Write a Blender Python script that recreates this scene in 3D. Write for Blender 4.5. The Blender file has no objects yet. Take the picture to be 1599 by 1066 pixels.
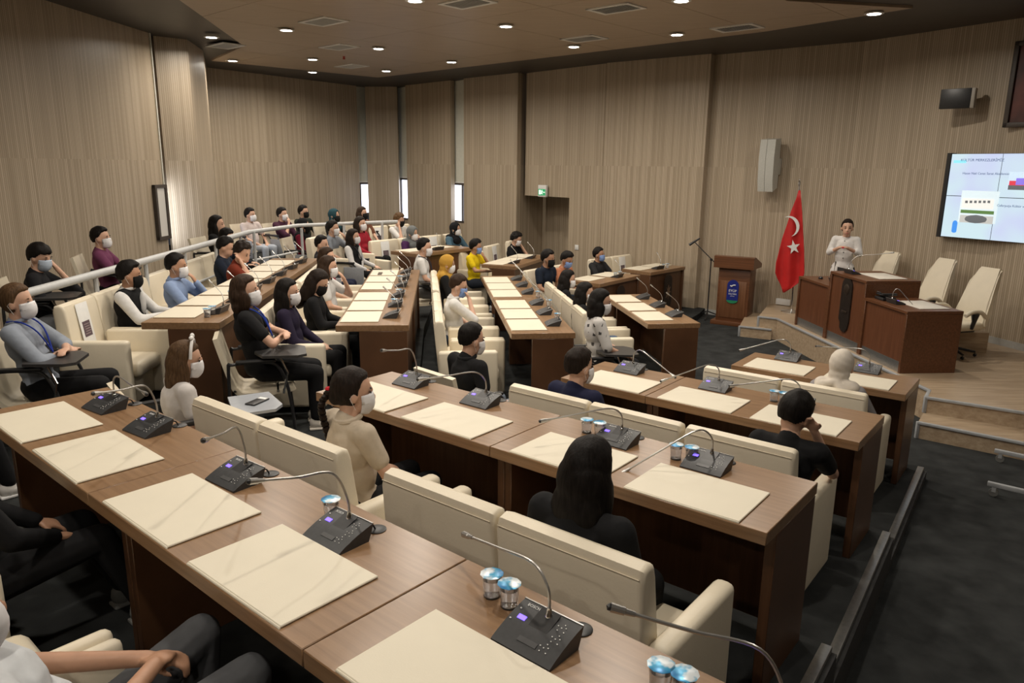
import bpy, bmesh, math, random
from mathutils import Vector, Matrix
random.seed(7)
SC = bpy.context.scene
COL = SC.collection
R = math.radians
PI = math.pi

# ------------------------------------------------------------------ camera
F, PITCH, ROLL, CZ = 1160.56, 0.231655, 0.011486, 2.5757
_fw = Vector((0, math.cos(PITCH), -math.sin(PITCH)))
_u0 = Vector((0, math.sin(PITCH), math.cos(PITCH)))
_r0 = Vector((1, 0, 0))
_rt = _r0*math.cos(ROLL) + _u0*math.sin(ROLL)
_up = -_r0*math.sin(ROLL) + _u0*math.cos(ROLL)
cd = bpy.data.cameras.new('camera'); cam = bpy.data.objects.new('camera', cd); COL.objects.link(cam)
m = Matrix((_rt, _up, -_fw)).transposed().to_4x4(); m.translation = (0, 0, CZ)
cam.matrix_world = m
cd.sensor_width = 36; cd.lens = 36*F/1599; cd.clip_start = .05; cd.clip_end = 100
SC.camera = cam

def ray(u, v): return _fw + _rt*((u-799.5)/F) - _up*((v-533)/F)
def at(u, v, z):
    d = ray(u, v); t = (z-CZ)/d.z
    return Vector((d.x*t, d.y*t, z))
def hit(u, v, a, b):                       # pixel on the vertical plane through a, b
    d = ray(u, v); n = Vector((b[1]-a[1], a[0]-b[0], 0))
    t = (n.x*a[0]+n.y*a[1])/(n.x*d.x+n.y*d.y)
    return Vector((d.x*t, d.y*t, CZ+d.z*t))

# ------------------------------------------------------------------ world, exposure
w = bpy.data.worlds.new('world'); SC.world = w; w.use_nodes = True
w.node_tree.nodes['Background'].inputs[0].default_value = (.75, .82, 1, 1)
w.node_tree.nodes['Background'].inputs[1].default_value = .03
SC.view_settings.view_transform = 'Standard'; SC.view_settings.look = 'None'
SC.view_settings.exposure = 0.05; SC.view_settings.gamma = 1; SC.view_settings.use_curve_mapping = False
LAMP_W = 27.0
LAMP_C = (1, .91, .79)

# ------------------------------------------------------------------ heights
STAGE = .34
ZC = 4.45
FL = [.70, .545, .428, .262, .10]          # gallery, tier 1 .. tier 4
TOP = [None, 1.335, 1.218, 1.052, .89]

# ------------------------------------------------------------------ materials
MATS = {}
def nodes(name):
    m = bpy.data.materials.new(name); m.use_nodes = True
    nt = m.node_tree; b = nt.nodes['Principled BSDF']
    return m, nt, b, nt.nodes.new, nt.links.new
def pm(name, col, var=.12, scale=30, rough=.6, bump=.0, metal=0, stretch=(1, 1, 1), spec=.5, bscale=None, sheen=0):
    if name in MATS: return MATS[name]
    m, nt, b, N, L = nodes(name)
    tc = N('ShaderNodeTexCoord'); mp = N('ShaderNodeMapping'); mp.inputs['Scale'].default_value = stretch
    L(tc.outputs['Object'], mp.inputs[0])
    nz = N('ShaderNodeTexNoise'); nz.inputs['Scale'].default_value = scale; nz.inputs['Detail'].default_value = 3
    L(mp.outputs[0], nz.inputs['Vector'])
    cr = N('ShaderNodeValToRGB')
    cr.color_ramp.elements[0].position = .3; cr.color_ramp.elements[1].position = .7
    cr.color_ramp.elements[0].color = [max(0, c*(1-var)) for c in col]+[1]
    cr.color_ramp.elements[1].color = [min(1, c*(1+var)) for c in col]+[1]
    L(nz.outputs[0], cr.inputs[0]); L(cr.outputs[0], b.inputs['Base Color'])
    b.inputs['Roughness'].default_value = rough; b.inputs['Metallic'].default_value = metal
    b.inputs['Specular IOR Level'].default_value = spec
    if bump:
        bp = N('ShaderNodeBump'); bp.inputs['Strength'].default_value = bump; bp.inputs['Distance'].default_value = .01
        if bscale:
            n2 = N('ShaderNodeTexNoise'); n2.inputs['Scale'].default_value = bscale; L(tc.outputs['Object'], n2.inputs['Vector'])
            L(n2.outputs[0], bp.inputs['Height'])
        else: L(nz.outputs[0], bp.inputs['Height'])
        L(bp.outputs[0], b.inputs['Normal'])
    MATS[name] = m
    return m
def emit(name, col, s):
    if name in MATS: return MATS[name]
    m, nt, b, N, L = nodes(name)
    b.inputs['Base Color'].default_value = (*col, 1); b.inputs['Emission Color'].default_value = (*col, 1)
    b.inputs['Emission Strength'].default_value = s
    MATS[name] = m
    return m
def slat(name, c1, c2, pitch, rough=.42, band=2.6):     # vertical slat cladding, driven by the wall's own metre UVs
    m, nt, b, N, L = nodes(name)
    tc = N('ShaderNodeUVMap'); sp = N('ShaderNodeSeparateXYZ'); L(tc.outputs[0], sp.inputs[0])
    sc = N('ShaderNodeMath'); sc.operation = 'MULTIPLY'; sc.inputs[1].default_value = 1/pitch; L(sp.outputs[0], sc.inputs[0])
    fl = N('ShaderNodeMath'); fl.operation = 'FLOOR'; L(sc.outputs[0], fl.inputs[0])
    fr = N('ShaderNodeMath'); fr.operation = 'FRACT'; L(sc.outputs[0], fr.inputs[0])
    row = N('ShaderNodeMath'); row.operation = 'FLOOR'
    dv = N('ShaderNodeMath'); dv.operation = 'MULTIPLY'; dv.inputs[1].default_value = 1/band; L(sp.outputs[1], dv.inputs[0]); L(dv.outputs[0], row.inputs[0])
    cb = N('ShaderNodeCombineXYZ'); L(fl.outputs[0], cb.inputs[0]); L(row.outputs[0], cb.inputs[1])
    wn = N('ShaderNodeTexWhiteNoise'); wn.noise_dimensions = '2D'; L(cb.outputs[0], wn.inputs['Vector'])
    mp = N('ShaderNodeMapping'); mp.inputs['Scale'].default_value = (55, 1.2, 1); L(tc.outputs[0], mp.inputs[0])
    nz = N('ShaderNodeTexNoise'); nz.inputs['Scale'].default_value = 1; nz.inputs['Detail'].default_value = 4; L(mp.outputs[0], nz.inputs['Vector'])
    ad = N('ShaderNodeMath'); ad.operation = 'MULTIPLY_ADD'; ad.inputs[1].default_value = .55
    L(wn.outputs['Value'], ad.inputs[0])
    n5 = N('ShaderNodeMath'); n5.operation = 'MULTIPLY'; n5.inputs[1].default_value = .5; L(nz.outputs[0], n5.inputs[0]); L(n5.outputs[0], ad.inputs[2])
    cr = N('ShaderNodeValToRGB'); cr.color_ramp.elements[0].position = .15; cr.color_ramp.elements[1].position = .9
    cr.color_ramp.elements[0].color = (*c1, 1); cr.color_ramp.elements[1].color = (*c2, 1); L(ad.outputs[0], cr.inputs[0])
    gv = N('ShaderNodeMath'); gv.operation = 'LESS_THAN'; gv.inputs[1].default_value = .2; L(fr.outputs[0], gv.inputs[0])
    mx = N('ShaderNodeMix'); mx.data_type = 'RGBA'; mx.inputs[7].default_value = (c1[0]*.5, c1[1]*.48, c1[2]*.46, 1)
    gm = N('ShaderNodeMath'); gm.operation = 'MULTIPLY'; gm.inputs[1].default_value = .75; L(gv.outputs[0], gm.inputs[0])
    L(gm.outputs[0], mx.inputs[0]); L(cr.outputs[0], mx.inputs[6]); L(mx.outputs[2], b.inputs['Base Color'])
    b.inputs['Roughness'].default_value = rough
    MATS[name] = m
    return m
def wood(name, c1, c2, rough=.3, sx=1.2, sy=26, vec='Object', spec=.5):
    if name in MATS: return MATS[name]
    m, nt, b, N, L = nodes(name)
    tc = N('ShaderNodeTexCoord'); mp = N('ShaderNodeMapping'); mp.inputs['Scale'].default_value = (sx, sy, sy)
    L(tc.outputs[vec], mp.inputs[0])
    nz = N('ShaderNodeTexNoise'); nz.inputs['Scale'].default_value = 1.6; nz.inputs['Detail'].default_value = 6; nz.inputs['Roughness'].default_value = .65
    L(mp.outputs[0], nz.inputs['Vector'])
    cr = N('ShaderNodeValToRGB'); cr.color_ramp.elements[0].position = .32; cr.color_ramp.elements[1].position = .68
    cr.color_ramp.elements[0].color = (*c1, 1); cr.color_ramp.elements[1].color = (*c2, 1)
    L(nz.outputs[0], cr.inputs[0]); L(cr.outputs[0], b.inputs['Base Color'])
    b.inputs['Roughness'].default_value = rough; b.inputs['Specular IOR Level'].default_value = spec
    MATS[name] = m
    return m

M_WALL = slat('slatted_oak_cladding', (.355, .285, .20), (.53, .44, .33), .03)
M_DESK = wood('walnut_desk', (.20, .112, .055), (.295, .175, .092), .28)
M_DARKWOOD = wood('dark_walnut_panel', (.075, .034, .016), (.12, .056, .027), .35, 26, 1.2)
M_STWOOD = wood('stage_desk_wood', (.10, .038, .016), (.165, .066, .028), .35)
M_STAGE = wood('stage_laminate', (.33, .235, .15), (.50, .39, .27), .35, 1.5, 14)
M_CEIL = wood('ceiling_laminate', (.37, .285, .205), (.45, .355, .26), .38, 1.2, 18)
M_DARKCEIL = pm('charcoal_ceiling_border', (.05, .042, .036), .1, 3, .45)
M_CARPET = pm('dark_grey_carpet', (.035, .037, .037), .3, 5, .95, .12, bscale=300, spec=.1)
M_CREAM = pm('cream_leather', (.76, .68, .53), .03, 6, .45, .06, bscale=90)
M_PAD = pm('cream_desk_pad_leather', (.72, .66, .525), .02, 5, .5, .03, bscale=220)
M_ALU = pm('brushed_aluminium', (.42, .42, .41), .1, 40, .38, metal=.9)
M_GREYMET = pm('grey_painted_metal', (.36, .37, .38), .06, 20, .45)
M_RAIL = pm('grey_painted_rail', (.50, .51, .51), .05, 20, .4)
M_CHROME = pm('chrome', (.75, .75, .75), .03, 20, .15, metal=1)
M_BLACK = pm('black_plastic', (.018, .018, .019), .2, 60, .4)
M_BLACKMET = pm('black_metal_tube', (.02, .02, .022), .2, 40, .35)
M_MIC = pm('charcoal_console_plastic', (.035, .036, .038), .12, 80, .42)
M_SILVER = pm('satin_silver', (.48, .47, .45), .06, 40, .32, metal=.85)
M_WHITE = pm('white_plastic', (.75, .75, .73), .03, 20, .5)
M_PAPER = pm('white_paper', (.80, .80, .78), .03, 20, .8)
M_SCREENV = emit('violet_lcd', (.16, .10, .9), 2.2)
M_BLIND = pm('cream_roller_blind', (.62, .62, .54), .04, 14, .8)
M_FRAME = pm('dark_window_frame', (.06, .048, .04), .1, 20, .5)
M_SKYPANE = emit('daylit_window_pane', (.80, .86, 1.0), 2.6)
M_LED = emit('downlight_diffuser', (1, .93, .82), 22)
M_SKIN = [pm('skin_light', (.60, .36, .25), .06, 30, .5), pm('skin_tan', (.45, .245, .15), .06, 30, .5)]
def cloth(col, n=None, sc=30):
    k = 'cloth_%d_%d_%d' % tuple(int(c*999) for c in col)
    return pm(k, col, .05, sc, .85, .25, bscale=16, spec=.2)
def hairm(col):
    k = 'hair_%d_%d_%d' % tuple(int(c*999) for c in col)
    return pm(k, col, .4, 45, .55, .25, stretch=(2.2, 2.2, .25), spec=.13)
HB, HD, HBR, HLB = (.010, .008, .007), (.018, .012, .009), (.035, .02, .012), (.085, .048, .024)

# ------------------------------------------------------------------ mesh helpers
class MB:
    def __init__(s): s.bm = bmesh.new()
    def box(s, c, d, bev=0, seg=2, rot=None):
        r = bmesh.ops.create_cube(s.bm, size=1); vs = r['verts']
        bmesh.ops.scale(s.bm, vec=d, verts=vs)
        if bev:
            es = list({e for v in vs for e in v.link_edges})
            q = bmesh.ops.bevel(s.bm, geom=es, offset=min(bev, min(d)*.49), segments=seg, affect='EDGES', profile=.5)
            vs = list({v for f in q['faces'] for v in f.verts} | {v for v in vs if v.is_valid})
        if rot is not None: bmesh.ops.rotate(s.bm, cent=(0, 0, 0), matrix=rot, verts=vs)
        bmesh.ops.translate(s.bm, vec=c, verts=vs)
        return s
    def ell(s, c, r, mat=None, sub=2):
        q = bmesh.ops.create_icosphere(s.bm, subdivisions=sub, radius=1); vs = q['verts']
        bmesh.ops.scale(s.bm, vec=r, verts=vs)
        if mat is not None: bmesh.ops.rotate(s.bm, cent=(0, 0, 0), matrix=mat, verts=vs)
        bmesh.ops.translate(s.bm, vec=c, verts=vs)
        return s
    def limb(s, pts, rad, n=10):
        pts = [Vector(p) for p in pts]
        for p, r in zip(pts, rad): s.ell(p, (r, r, r))
        for a, b, ra, rb in zip(pts, pts[1:], rad, rad[1:]):
            if (b-a).length < 1e-5: continue
            s.tube([a, b], [ra, rb], n)
        return s
    def tube(s, pts, rad, n=8, close=True):
        pts = [Vector(p) for p in pts]
        if not isinstance(rad, (list, tuple)): rad = [rad]*len(pts)
        rings = []; prev = None
        for i, p in enumerate(pts):
            t = (pts[min(i+1, len(pts)-1)] - pts[max(i-1, 0)]).normalized()
            if prev is None:
                a = t.orthogonal().normalized()
            else:
                a = (prev - t*prev.dot(t))
                a = a.normalized() if a.length > 1e-6 else t.orthogonal().normalized()
            prev = a; b = t.cross(a)
            rings.append([s.bm.verts.new(p + (a*math.cos(2*PI*k/n)+b*math.sin(2*PI*k/n))*rad[i]) for k in range(n)])
        for A, B in zip(rings, rings[1:]):
            for k in range(n): s.bm.faces.new((A[k], A[(k+1) % n], B[(k+1) % n], B[k]))
        if close:
            s.bm.faces.new(rings[0][::-1]); s.bm.faces.new(rings[-1])
        return s
    def lathe(s, prof, c=(0, 0, 0), n=20):
        rings = []
        for r, z in prof:
            rings.append([s.bm.verts.new((c[0]+r*math.cos(2*PI*k/n), c[1]+r*math.sin(2*PI*k/n), c[2]+z)) for k in range(n)])
        for A, B in zip(rings, rings[1:]):
            for k in range(n): s.bm.faces.new((A[k], A[(k+1) % n], B[(k+1) % n], B[k]))
        if prof[0][0] > 1e-4: s.bm.faces.new(rings[0][::-1])
        if prof[-1][0] > 1e-4: s.bm.faces.new(rings[-1])
        return s
    def prism(s, poly, z0, z1):
        A = [s.bm.verts.new((p[0], p[1], z0)) for p in poly]; B = [s.bm.verts.new((p[0], p[1], z1)) for p in poly]
        n = len(poly)
        for k in range(n): s.bm.faces.new((A[k], A[(k+1) % n], B[(k+1) % n], B[k]))
        s.bm.faces.new(A[::-1]); s.bm.faces.new(B)
        return s
    def extr(s, prof, x0, x1):           # profile in the y,z plane swept along x
        A = [s.bm.verts.new((x0, p[0], p[1])) for p in prof]; B = [s.bm.verts.new((x1, p[0], p[1])) for p in prof]
        n = len(prof)
        for k in range(n): s.bm.faces.new((A[k], A[(k+1) % n], B[(k+1) % n], B[k]))
        s.bm.faces.new(A[::-1]); s.bm.faces.new(B)
        return s
    def mesh(s, name, mat, smooth=True):
        bmesh.ops.recalc_face_normals(s.bm, faces=s.bm.faces[:])
        me = bpy.data.meshes.new(name); s.bm.to_mesh(me); s.bm.free()
        me.materials.append(mat)
        if smooth:
            me.polygons.foreach_set('use_smooth', [True]*len(me.polygons))
            me.set_sharp_from_angle(angle=R(38))
        return me
    def build(s, name, mat, parent=None, loc=None, rz=0, smooth=True):
        return link(name, s.mesh(name, mat, smooth), parent, loc, rz)

def link(name, me, parent=None, loc=None, rz=0):
    o = bpy.data.objects.new(name, me); COL.objects.link(o)
    if parent is not None: o.parent = parent
    if loc is not None: o.location = loc
    o.rotation_euler = (0, 0, rz)
    return o
def tag(o, label=None, cat=None, group=None, kind=None):
    if label: o['label'] = label
    if cat: o['category'] = cat
    if group: o['group'] = group
    if kind: o['kind'] = kind
    return o
def thing(name, label, cat, loc=(0, 0, 0), rz=0, group=None):
    o = bpy.data.objects.new(name, None); COL.objects.link(o); o.location = loc; o.rotation_euler = (0, 0, rz)
    o.empty_display_size = .1
    return tag(o, label, cat, group)
KIDS = {}
def copy_tree(o, parent=None):
    c = o.copy(); COL.objects.link(c)
    if parent is not None: c.parent = parent
    for ch in o.children: copy_tree(ch, c)
    return c
def struct(o): o['kind'] = 'structure'; return o
def text_mesh(txt, size, mat, extr=.0006):
    cu = bpy.data.curves.new('lettering', 'FONT'); cu.body = txt; cu.size = size; cu.align_x = 'CENTER'; cu.align_y = 'CENTER'
    cu.extrude = extr; cu.resolution_u = 2
    o = bpy.data.objects.new('lettering', cu)
    me = bpy.data.meshes.new_from_object(o); bpy.data.objects.remove(o)
    me.materials.clear(); me.materials.append(mat)
    return me
def smoothpath(pts, n=8):
    P = [Vector(p) for p in pts]; out = []
    for i in range(len(P)-1):
        p0, p1, p2, p3 = P[max(i-1, 0)], P[i], P[i+1], P[min(i+2, len(P)-1)]
        for k in range(n):
            t = k/n
            out.append(.5*((2*p1)+(p2-p0)*t+(2*p0-5*p1+4*p2-p3)*t*t+(-p0+3*p1-3*p2+p3)*t**3))
    out.append(P[-1]); return out

class Row:
    def __init__(s, x, y, deg, tier):
        s.o = Vector((x, y)); s.a = R(deg); s.tier = tier
        s.e = Vector((math.cos(s.a), math.sin(s.a))); s.g = Vector((-math.sin(s.a), math.cos(s.a)))
        s.fl = FL[tier]; s.top = TOP[tier]
    def P(s, x, t, z):
        p = s.o + s.e*x + s.g*t
        return Vector((p.x, p.y, z))
    def st(s, p):
        d = Vector((p[0], p[1])) - s.o
        return d.dot(s.e), d.dot(s.g)
def onrow(row, u, v, t):            # where the pixel's ray crosses the row line at offset t: (s, z)
    d = ray(u, v); g = row.g; k = (row.o.dot(g)+t)/(d.x*g.x+d.y*g.y)
    return row.st((d.x*k, d.y*k))[0], CZ+d.z*k
A1, A2, A3, A4 = Row(-1.213, 2.527, -40.6, 1), Row(.304, 3.382, -38.7, 2), Row(1.302, 4.809, -38.1, 3), Row(2.345, 6.292, -37.3, 4)
def brow(near, far, tier):     # near/far are the audience-side pad corners; reference = middle of the near end, pad centre line
    d = Vector(near) - Vector(far); a = math.degrees(math.atan2(d.y, d.x))
    r = Row(near[0], near[1], a, tier); r.o = r.o + r.g*.172; r.L = d.length
    return r
B1 = brow((-2.939, 5.942), (-3.194, 9.75), 1)
B2 = brow((-1.521, 6.396), (-1.841, 9.732), 2)
B3 = brow((-.003, 6.895), (-.417, 10.347), 3)
B4 = brow((1.496, 8.229), (1.257, 9.893), 4)
C4a, C4b = Row(1.33, 11.69, -128, 4), Row(2.34, 12.94, -133, 4)
C3, C2, C1 = Row(-.07, 12.45, -112, 3), Row(-1.48, 12.42, -128, 2), Row(-2.35, 13.2, -128, 1)

# ================================================================== THE ROOM
PLAN = dict(W1z=(-6.3, 1.0), W1a=(-5.70, 9.0), W1b=(-5.48, 11.85), W2a=(-5.53, 12.1), W2b=(-5.15, 12.42), W2c=(-5.38, 13.6),
            W3a=(-6.25, 15.9), W3b=(-3.90, 19.2), W4a=(-3.72, 19.35), W4b=(-2.92, 19.3), W5a=(-2.66, 18.95), W5b=(-1.47, 17.75),
            W6a=(-1.14, 17.35), W6b=(.06, 16.18), W7a=(.24, 16.25), W7b=(1.70, 14.62), W8a=(1.70, 14.55), W8b=(3.30, 13.28),
            W9a=(3.40, 13.40), W9b=(5.22, 11.85), W10b=(6.36, 9.95), W11=(6.75, 8.6), W12=(7.2, 5.0))
def wall(name, a, b, z0=-.02, z1=ZC, th=.12, mat=None, mname=None):
    a, b = Vector(a), Vector(b); d = (b-a); L = d.length; d /= L
    n = Vector((-d.y, d.x))           # outward (room lies on the right of a->b)
    bm = bmesh.new(); uvl = bm.loops.layers.uv.new('UVMap')
    A = [a, b, b+n*th, a+n*th]
    lo = [bm.verts.new((p.x, p.y, z0)) for p in A]; hi = [bm.verts.new((p.x, p.y, z1)) for p in A]
    off = random.uniform(0, 5)
    cum = [0, L, L+th, 2*L+th, 2*L+2*th]
    for k in range(4):
        f = bm.faces.new((lo[k], lo[(k+1) % 4], hi[(k+1) % 4], hi[k]))
        for lp, (uu, zz) in zip(f.loops, ((cum[k], z0), (cum[k+1], z0), (cum[k+1], z1), (cum[k], z1))): lp[uvl].uv = (uu+off, zz)
    bm.faces.new(lo[::-1]); bm.faces.new(hi)
    bmesh.ops.recalc_face_normals(bm, faces=bm.faces[:])
    me = bpy.data.meshes.new(name); bm.to_mesh(me); bm.free(); me.materials.append(mat or M_WALL)
    return struct(link(name, me))
P_ = PLAN
for nm, a, b in (('wall_west_a', 'W1z', 'W1a'), ('wall_west_b', 'W1a', 'W1b'), ('wall_pillar_a', 'W2a', 'W2b'), ('wall_pillar_b', 'W2b', 'W2c'), ('wall_pillar_c', 'W2c', 'W3a'),
                 ('wall_north_a', 'W3a', 'W3b'), ('wall_north_b', 'W4a', 'W4b'), ('wall_north_c', 'W5a', 'W5b'), ('wall_north_d', 'W6a', 'W6b'),
                 ('wall_east_b', 'W8a', 'W8b'), ('wall_east_c', 'W9a', 'W9b'), ('wall_east_d', 'W9b', 'W10b'),
                 ('wall_east_e', 'W10b', 'W11'), ('wall_east_f', 'W11', 'W12')):
    wall(nm, P_[a], P_[b])
# recess with doorway between W7a and W7b
hd = hit(822, 305, P_['W7a'], P_['W7b']).z
d1 = hit(889, 306, P_['W7a'], P_['W7b'])
wall('wall_recess_over_door', P_['W7a'], (d1.x, d1.y), hd, ZC)
wall('wall_recess_beside_door', (d1.x, d1.y), P_['W7b'])
wall('wall_recess_return', P_['W6b'], (P_['W7a'][0]+.42, P_['W7a'][1]+.75), 0, ZC)
wall('wall_door_back', (P_['W7a'][0]+.42, P_['W7a'][1]+.75), (d1.x+.5, d1.y+.5), 0, hd+.1)
wall('wall_door_side', (d1.x+.5, d1.y+.5), (d1.x+.06, d1.y+.08), 0, hd+.1)
wall('wall_east_return_a', (P_['W7b'][0]+.1, P_['W7b'][1]+.2), P_['W8a'])
wall('wall_east_return_b', P_['W8b'], P_['W9a'], th=.05)
# rear of the hall, behind the seats
M_PLAIN = pm('plain_back_wall', (.34, .26, .18), .08, 4, .6)
for nm, a, b in (('wall_south_a', (7.2, 5.0), (7.2, -5)), ('wall_south_b', (7.2, -5), (-6.3, -5)), ('wall_south_c', (-6.3, -5), (-6.3, 1.0))):
    wall(nm, a, b, mat=M_PLAIN)
# pale skirting along the east walls
for i, (a, b, z) in enumerate((('W8a', 'W8b', .0), ('W9a', 'W9b', .0), ('W9b', 'W10b', STAGE), ('W10b', 'W11', STAGE))):
    a, b = Vector(P_[a]), Vector(P_[b]); d = (b-a).normalized(); n = Vector((d.y, -d.x))*.012
    c = (a+b)/2+n/2
    mb = MB(); mb.box((0, 0, z+.045), ((b-a).length, .012, .09))
    struct(mb.build('baseboard_%s' % 'abcd'[i], pm('grey_skirting', (.42, .42, .40), .05, 20, .5), None, (c.x, c.y, 0), math.atan2(d.y, d.x)))

# narrow window bays: blind above, dark casement with daylight below
def bay(i, a, b, vtop, vbot, uref):
    a, b = Vector(a), Vector(b); d = (b-a); L = d.length; d /= L; n = Vector((-d.y, d.x)); rz = math.atan2(d.y, d.x)
    zt = hit(uref, vtop, a, b).z; zb = hit(uref, vbot, a, b).z
    c = (a+b)/2 + n*.16
    wd = L+.5
    t = tag(thing('roller_blind', ['pale roller blind hanging full length over the window by the back corner', 'pale narrow roller blind between the two far wall panels', 'pale roller blind beside the wide oak panel behind the denim jacket'][i], 'blind', (c.x, c.y, zt), rz))
    MB().box((0, 0, (ZC-zt)/2), (wd, .01, ZC-zt)).build('fabric', M_BLIND, t)
    MB().box((0, -.006, .012), (wd, .02, .024), .004).build('hem_bar', M_WHITE, t)
    o = bpy.data.objects.new('window_%d' % (i+1), None); COL.objects.link(o); o.location = (c.x, c.y, zb); o.rotation_euler = (0, 0, rz); struct(o)
    h = zt-zb
    MB().box((0, .04, h/2), (wd-.06, .006, h-.06)).build('pane', M_SKYPANE, o)
    for x in (-wd/2+.03, wd/2-.03, -.02): MB().box((x, .02, h/2), (.05, .06, h)).build('frame_post', M_FRAME, o)
    for z in (.025, h-.025): MB().box((0, .02, z), (wd, .055, .05)).build('frame_rail', M_FRAME, o)
    wall('wall_under_window_%s' % 'abc'[i], a+n*.14, b+n*.14, -.02, zb)
bay(0, P_['W3b'], P_['W4a'], 285, 336, 565)
bay(1, P_['W4b'], P_['W5a'], 278, 344, 628)
bay(2, P_['W5b'], P_['W6a'], 286, 349, 715)
# the tall window behind the west wall panel, its casement standing ajar
a, b = Vector(P_['W1b']), Vector(P_['W2a']); 
zt = 2.30; zb = 1.18
wd1 = (Vector(P_['W1b'])-Vector(P_['W1a'])).normalized(); cs = Vector(P_['W1b'])-wd1*.34
zt = hit(250, 288, P_['W1a'], P_['W1b']).z; zb = hit(262, 372, P_['W1a'], P_['W1b']).z
o = bpy.data.objects.new('window_4', None); COL.objects.link(o); o.location = (cs.x+.035, cs.y, zb); o.rotation_euler = (0, 0, math.atan2(wd1.y, wd1.x)); struct(o)
MB().box((.17, .0, (zt-zb)/2), (.28, .006, zt-zb-.06)).build('pane', emit('glowing_beige_pane', (.50, .47, .42), .22), o)  # faint glow painted in for the beige wall seen through the glass
for x in (.025, .315): MB().box((x, .0, (zt-zb)/2), (.05, .05, zt-zb)).build('frame_post', M_FRAME, o)
for z in (.025, zt-zb-.025): MB().box((.17, 0, z), (.34, .045, .05)).build('frame_rail', M_FRAME, o)
MB().box((0, 0, (ZC-zt)/2), (.02, .03, ZC-zt)).build('trim_1', M_BLIND, None, (-5.475, 11.86, zt)); struct(bpy.data.objects['trim_1'])
wall('wall_west_bay', (-5.75, 11.8), (-5.75, 12.3))
la = bpy.data.lights.new('window_daylight', 'AREA'); la.shape = 'RECTANGLE'; la.size = .05; la.size_y = 1.0; la.energy = 6; la.color = (.82, .88, 1)
lo = bpy.data.objects.new('window_daylight', la); COL.objects.link(lo); lo.location = (-5.50, 11.93, 1.75); lo.rotation_euler = (R(90), 0, R(-42))

# ---- floors
struct(MB().prism([(-8, -5.2), (8, -5.2), (8, 14), (2, 20.5), (-8, 20.5)], -.1, 0).build('floor', M_CARPET, smooth=False))
K4, K3, K2 = A4.P(1.13, .47, 0), A3.P(1.13, .47, 0), A2.P(1.13, .47, 0)
KB = [(.9, 2.25), (1.5, 1.1), (1.5, -5)]
FAR = [(-2.6, 19.6), (-8, 20.3), (-8, -5)]
def xy(*p): return [(q[0], q[1]) for q in p]
tiers = [
 ('floor_tier_four', FL[4], xy(K4, A4.P(-.62, .47, 0)) + [(2.2, 8.0), (1.9, 10.35), (3.25, 12.75), (3.5, 13.3), (1.8, 14.8)] + FAR[:] + KB[::-1] + xy(K2, K3)),
 ('floor_tier_three', FL[3], xy(K3, A3.P(-1.35, .47, 0)) + [(.78, 6.75), (.24, 10.6), (.35, 11.4), (.95, 12.7), (1.7, 14.6)] + FAR + KB[::-1] + xy(K2)),
 ('floor_tier_two', FL[2], xy(K2, A2.P(-2.1, .47, 0)) + [(-.84, 6.2), (-1.2, 9.9), (-1.25, 11.3), (-.35, 12.6), (.1, 16.2)] + FAR + KB[::-1]),
 ('floor_tier_one', FL[1], xy(A1.P(2.75, .47, 0), A1.P(-2.2, .47, 0)) + [(-2.3, 5.8), (-2.66, 10.1), (-2.2, 12.6), (-1.5, 13.6), (-1.1, 17.4)] + FAR + KB[::-1]),
 ('floor_gallery', FL[0], xy(A1.P(2.9, -1.35, 0), A1.P(-3.2, -1.35, 0)) + [(-3.62, 5.2), (-3.86, 10.85), (-2.0, 13.35), (-1.6, 17.6)] + FAR + [KB[2]])]
for nm, z, poly in tiers:
    struct(MB().prism(poly, -.05, z).build(nm, M_CARPET, smooth=False))
# aluminium nosing along the stepped right edge
for i, (p, q, z) in enumerate(((K4, K3, FL[4]), (K3, K2, FL[3]), (K2, Vector((.9, 2.25, 0)), FL[2]))):
    d = (q-p).normalized(); n = Vector((-d.y, d.x, 0)); c = (p+q)/2 + n*.0
    mb = MB(); mb.box((0, 0, z-.012), ((q-p).length, .05, .03), .004)
    struct(mb.build('trim_%d' % (2+i), M_ALU, None, (c.x, c.y, 0), math.atan2(d.y, d.x)))
    mb = MB(); mb.box((0, 0, z/2-.015), ((q-p).length, .035, z-.03))
    c2 = c + n*.03
    struct(mb.build('trim_%d' % (5+i), pm('dark_riser', (.03, .03, .03), .2, 20, .7), None, (c2.x, c2.y, 0), math.atan2(d.y, d.x)))

# ---- stage
sfl, s2 = at(1214, 496.7, STAGE), at(1184.6, 493.3, STAGE)
s3, s4, s5 = at(1451.5, 608.5, STAGE), at(1446, 619, STAGE), at(1599, 643, STAGE)
back = [(6.9, 8.2), (6.36, 9.98), (5.22, 11.9), (4.4, 12.55)]
sdir = (s5-s4).normalized()
stage_poly = xy(s2, sfl, s3, s4, s4+sdir*2.6) + [(7.2, 7.0)] + back
stg = struct(MB().prism(stage_poly, 0, STAGE).build('floor_stage', M_STAGE, smooth=False))
p1, p2 = at(1434, 658, STAGE/2), at(1599, 690.5, STAGE/2)
d = (p2-p1).normalized()
struct(MB().prism(xy(p1, p1+d*3.0, s4+sdir*2.9, s4), 0, STAGE/2).build('floor_stage_step', M_STAGE, smooth=False))
q1 = at(1155, 508.5, STAGE/2)
struct(MB().prism(xy(q1, sfl+(q1-s2)*.0+Vector((-.08, -.02, 0)), s2+Vector((.0, .05, 0)), (4.4, 12.5), (4.05, 12.6)), 0, STAGE/2).build('floor_stage_side_step', M_STAGE, smooth=False))
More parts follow.
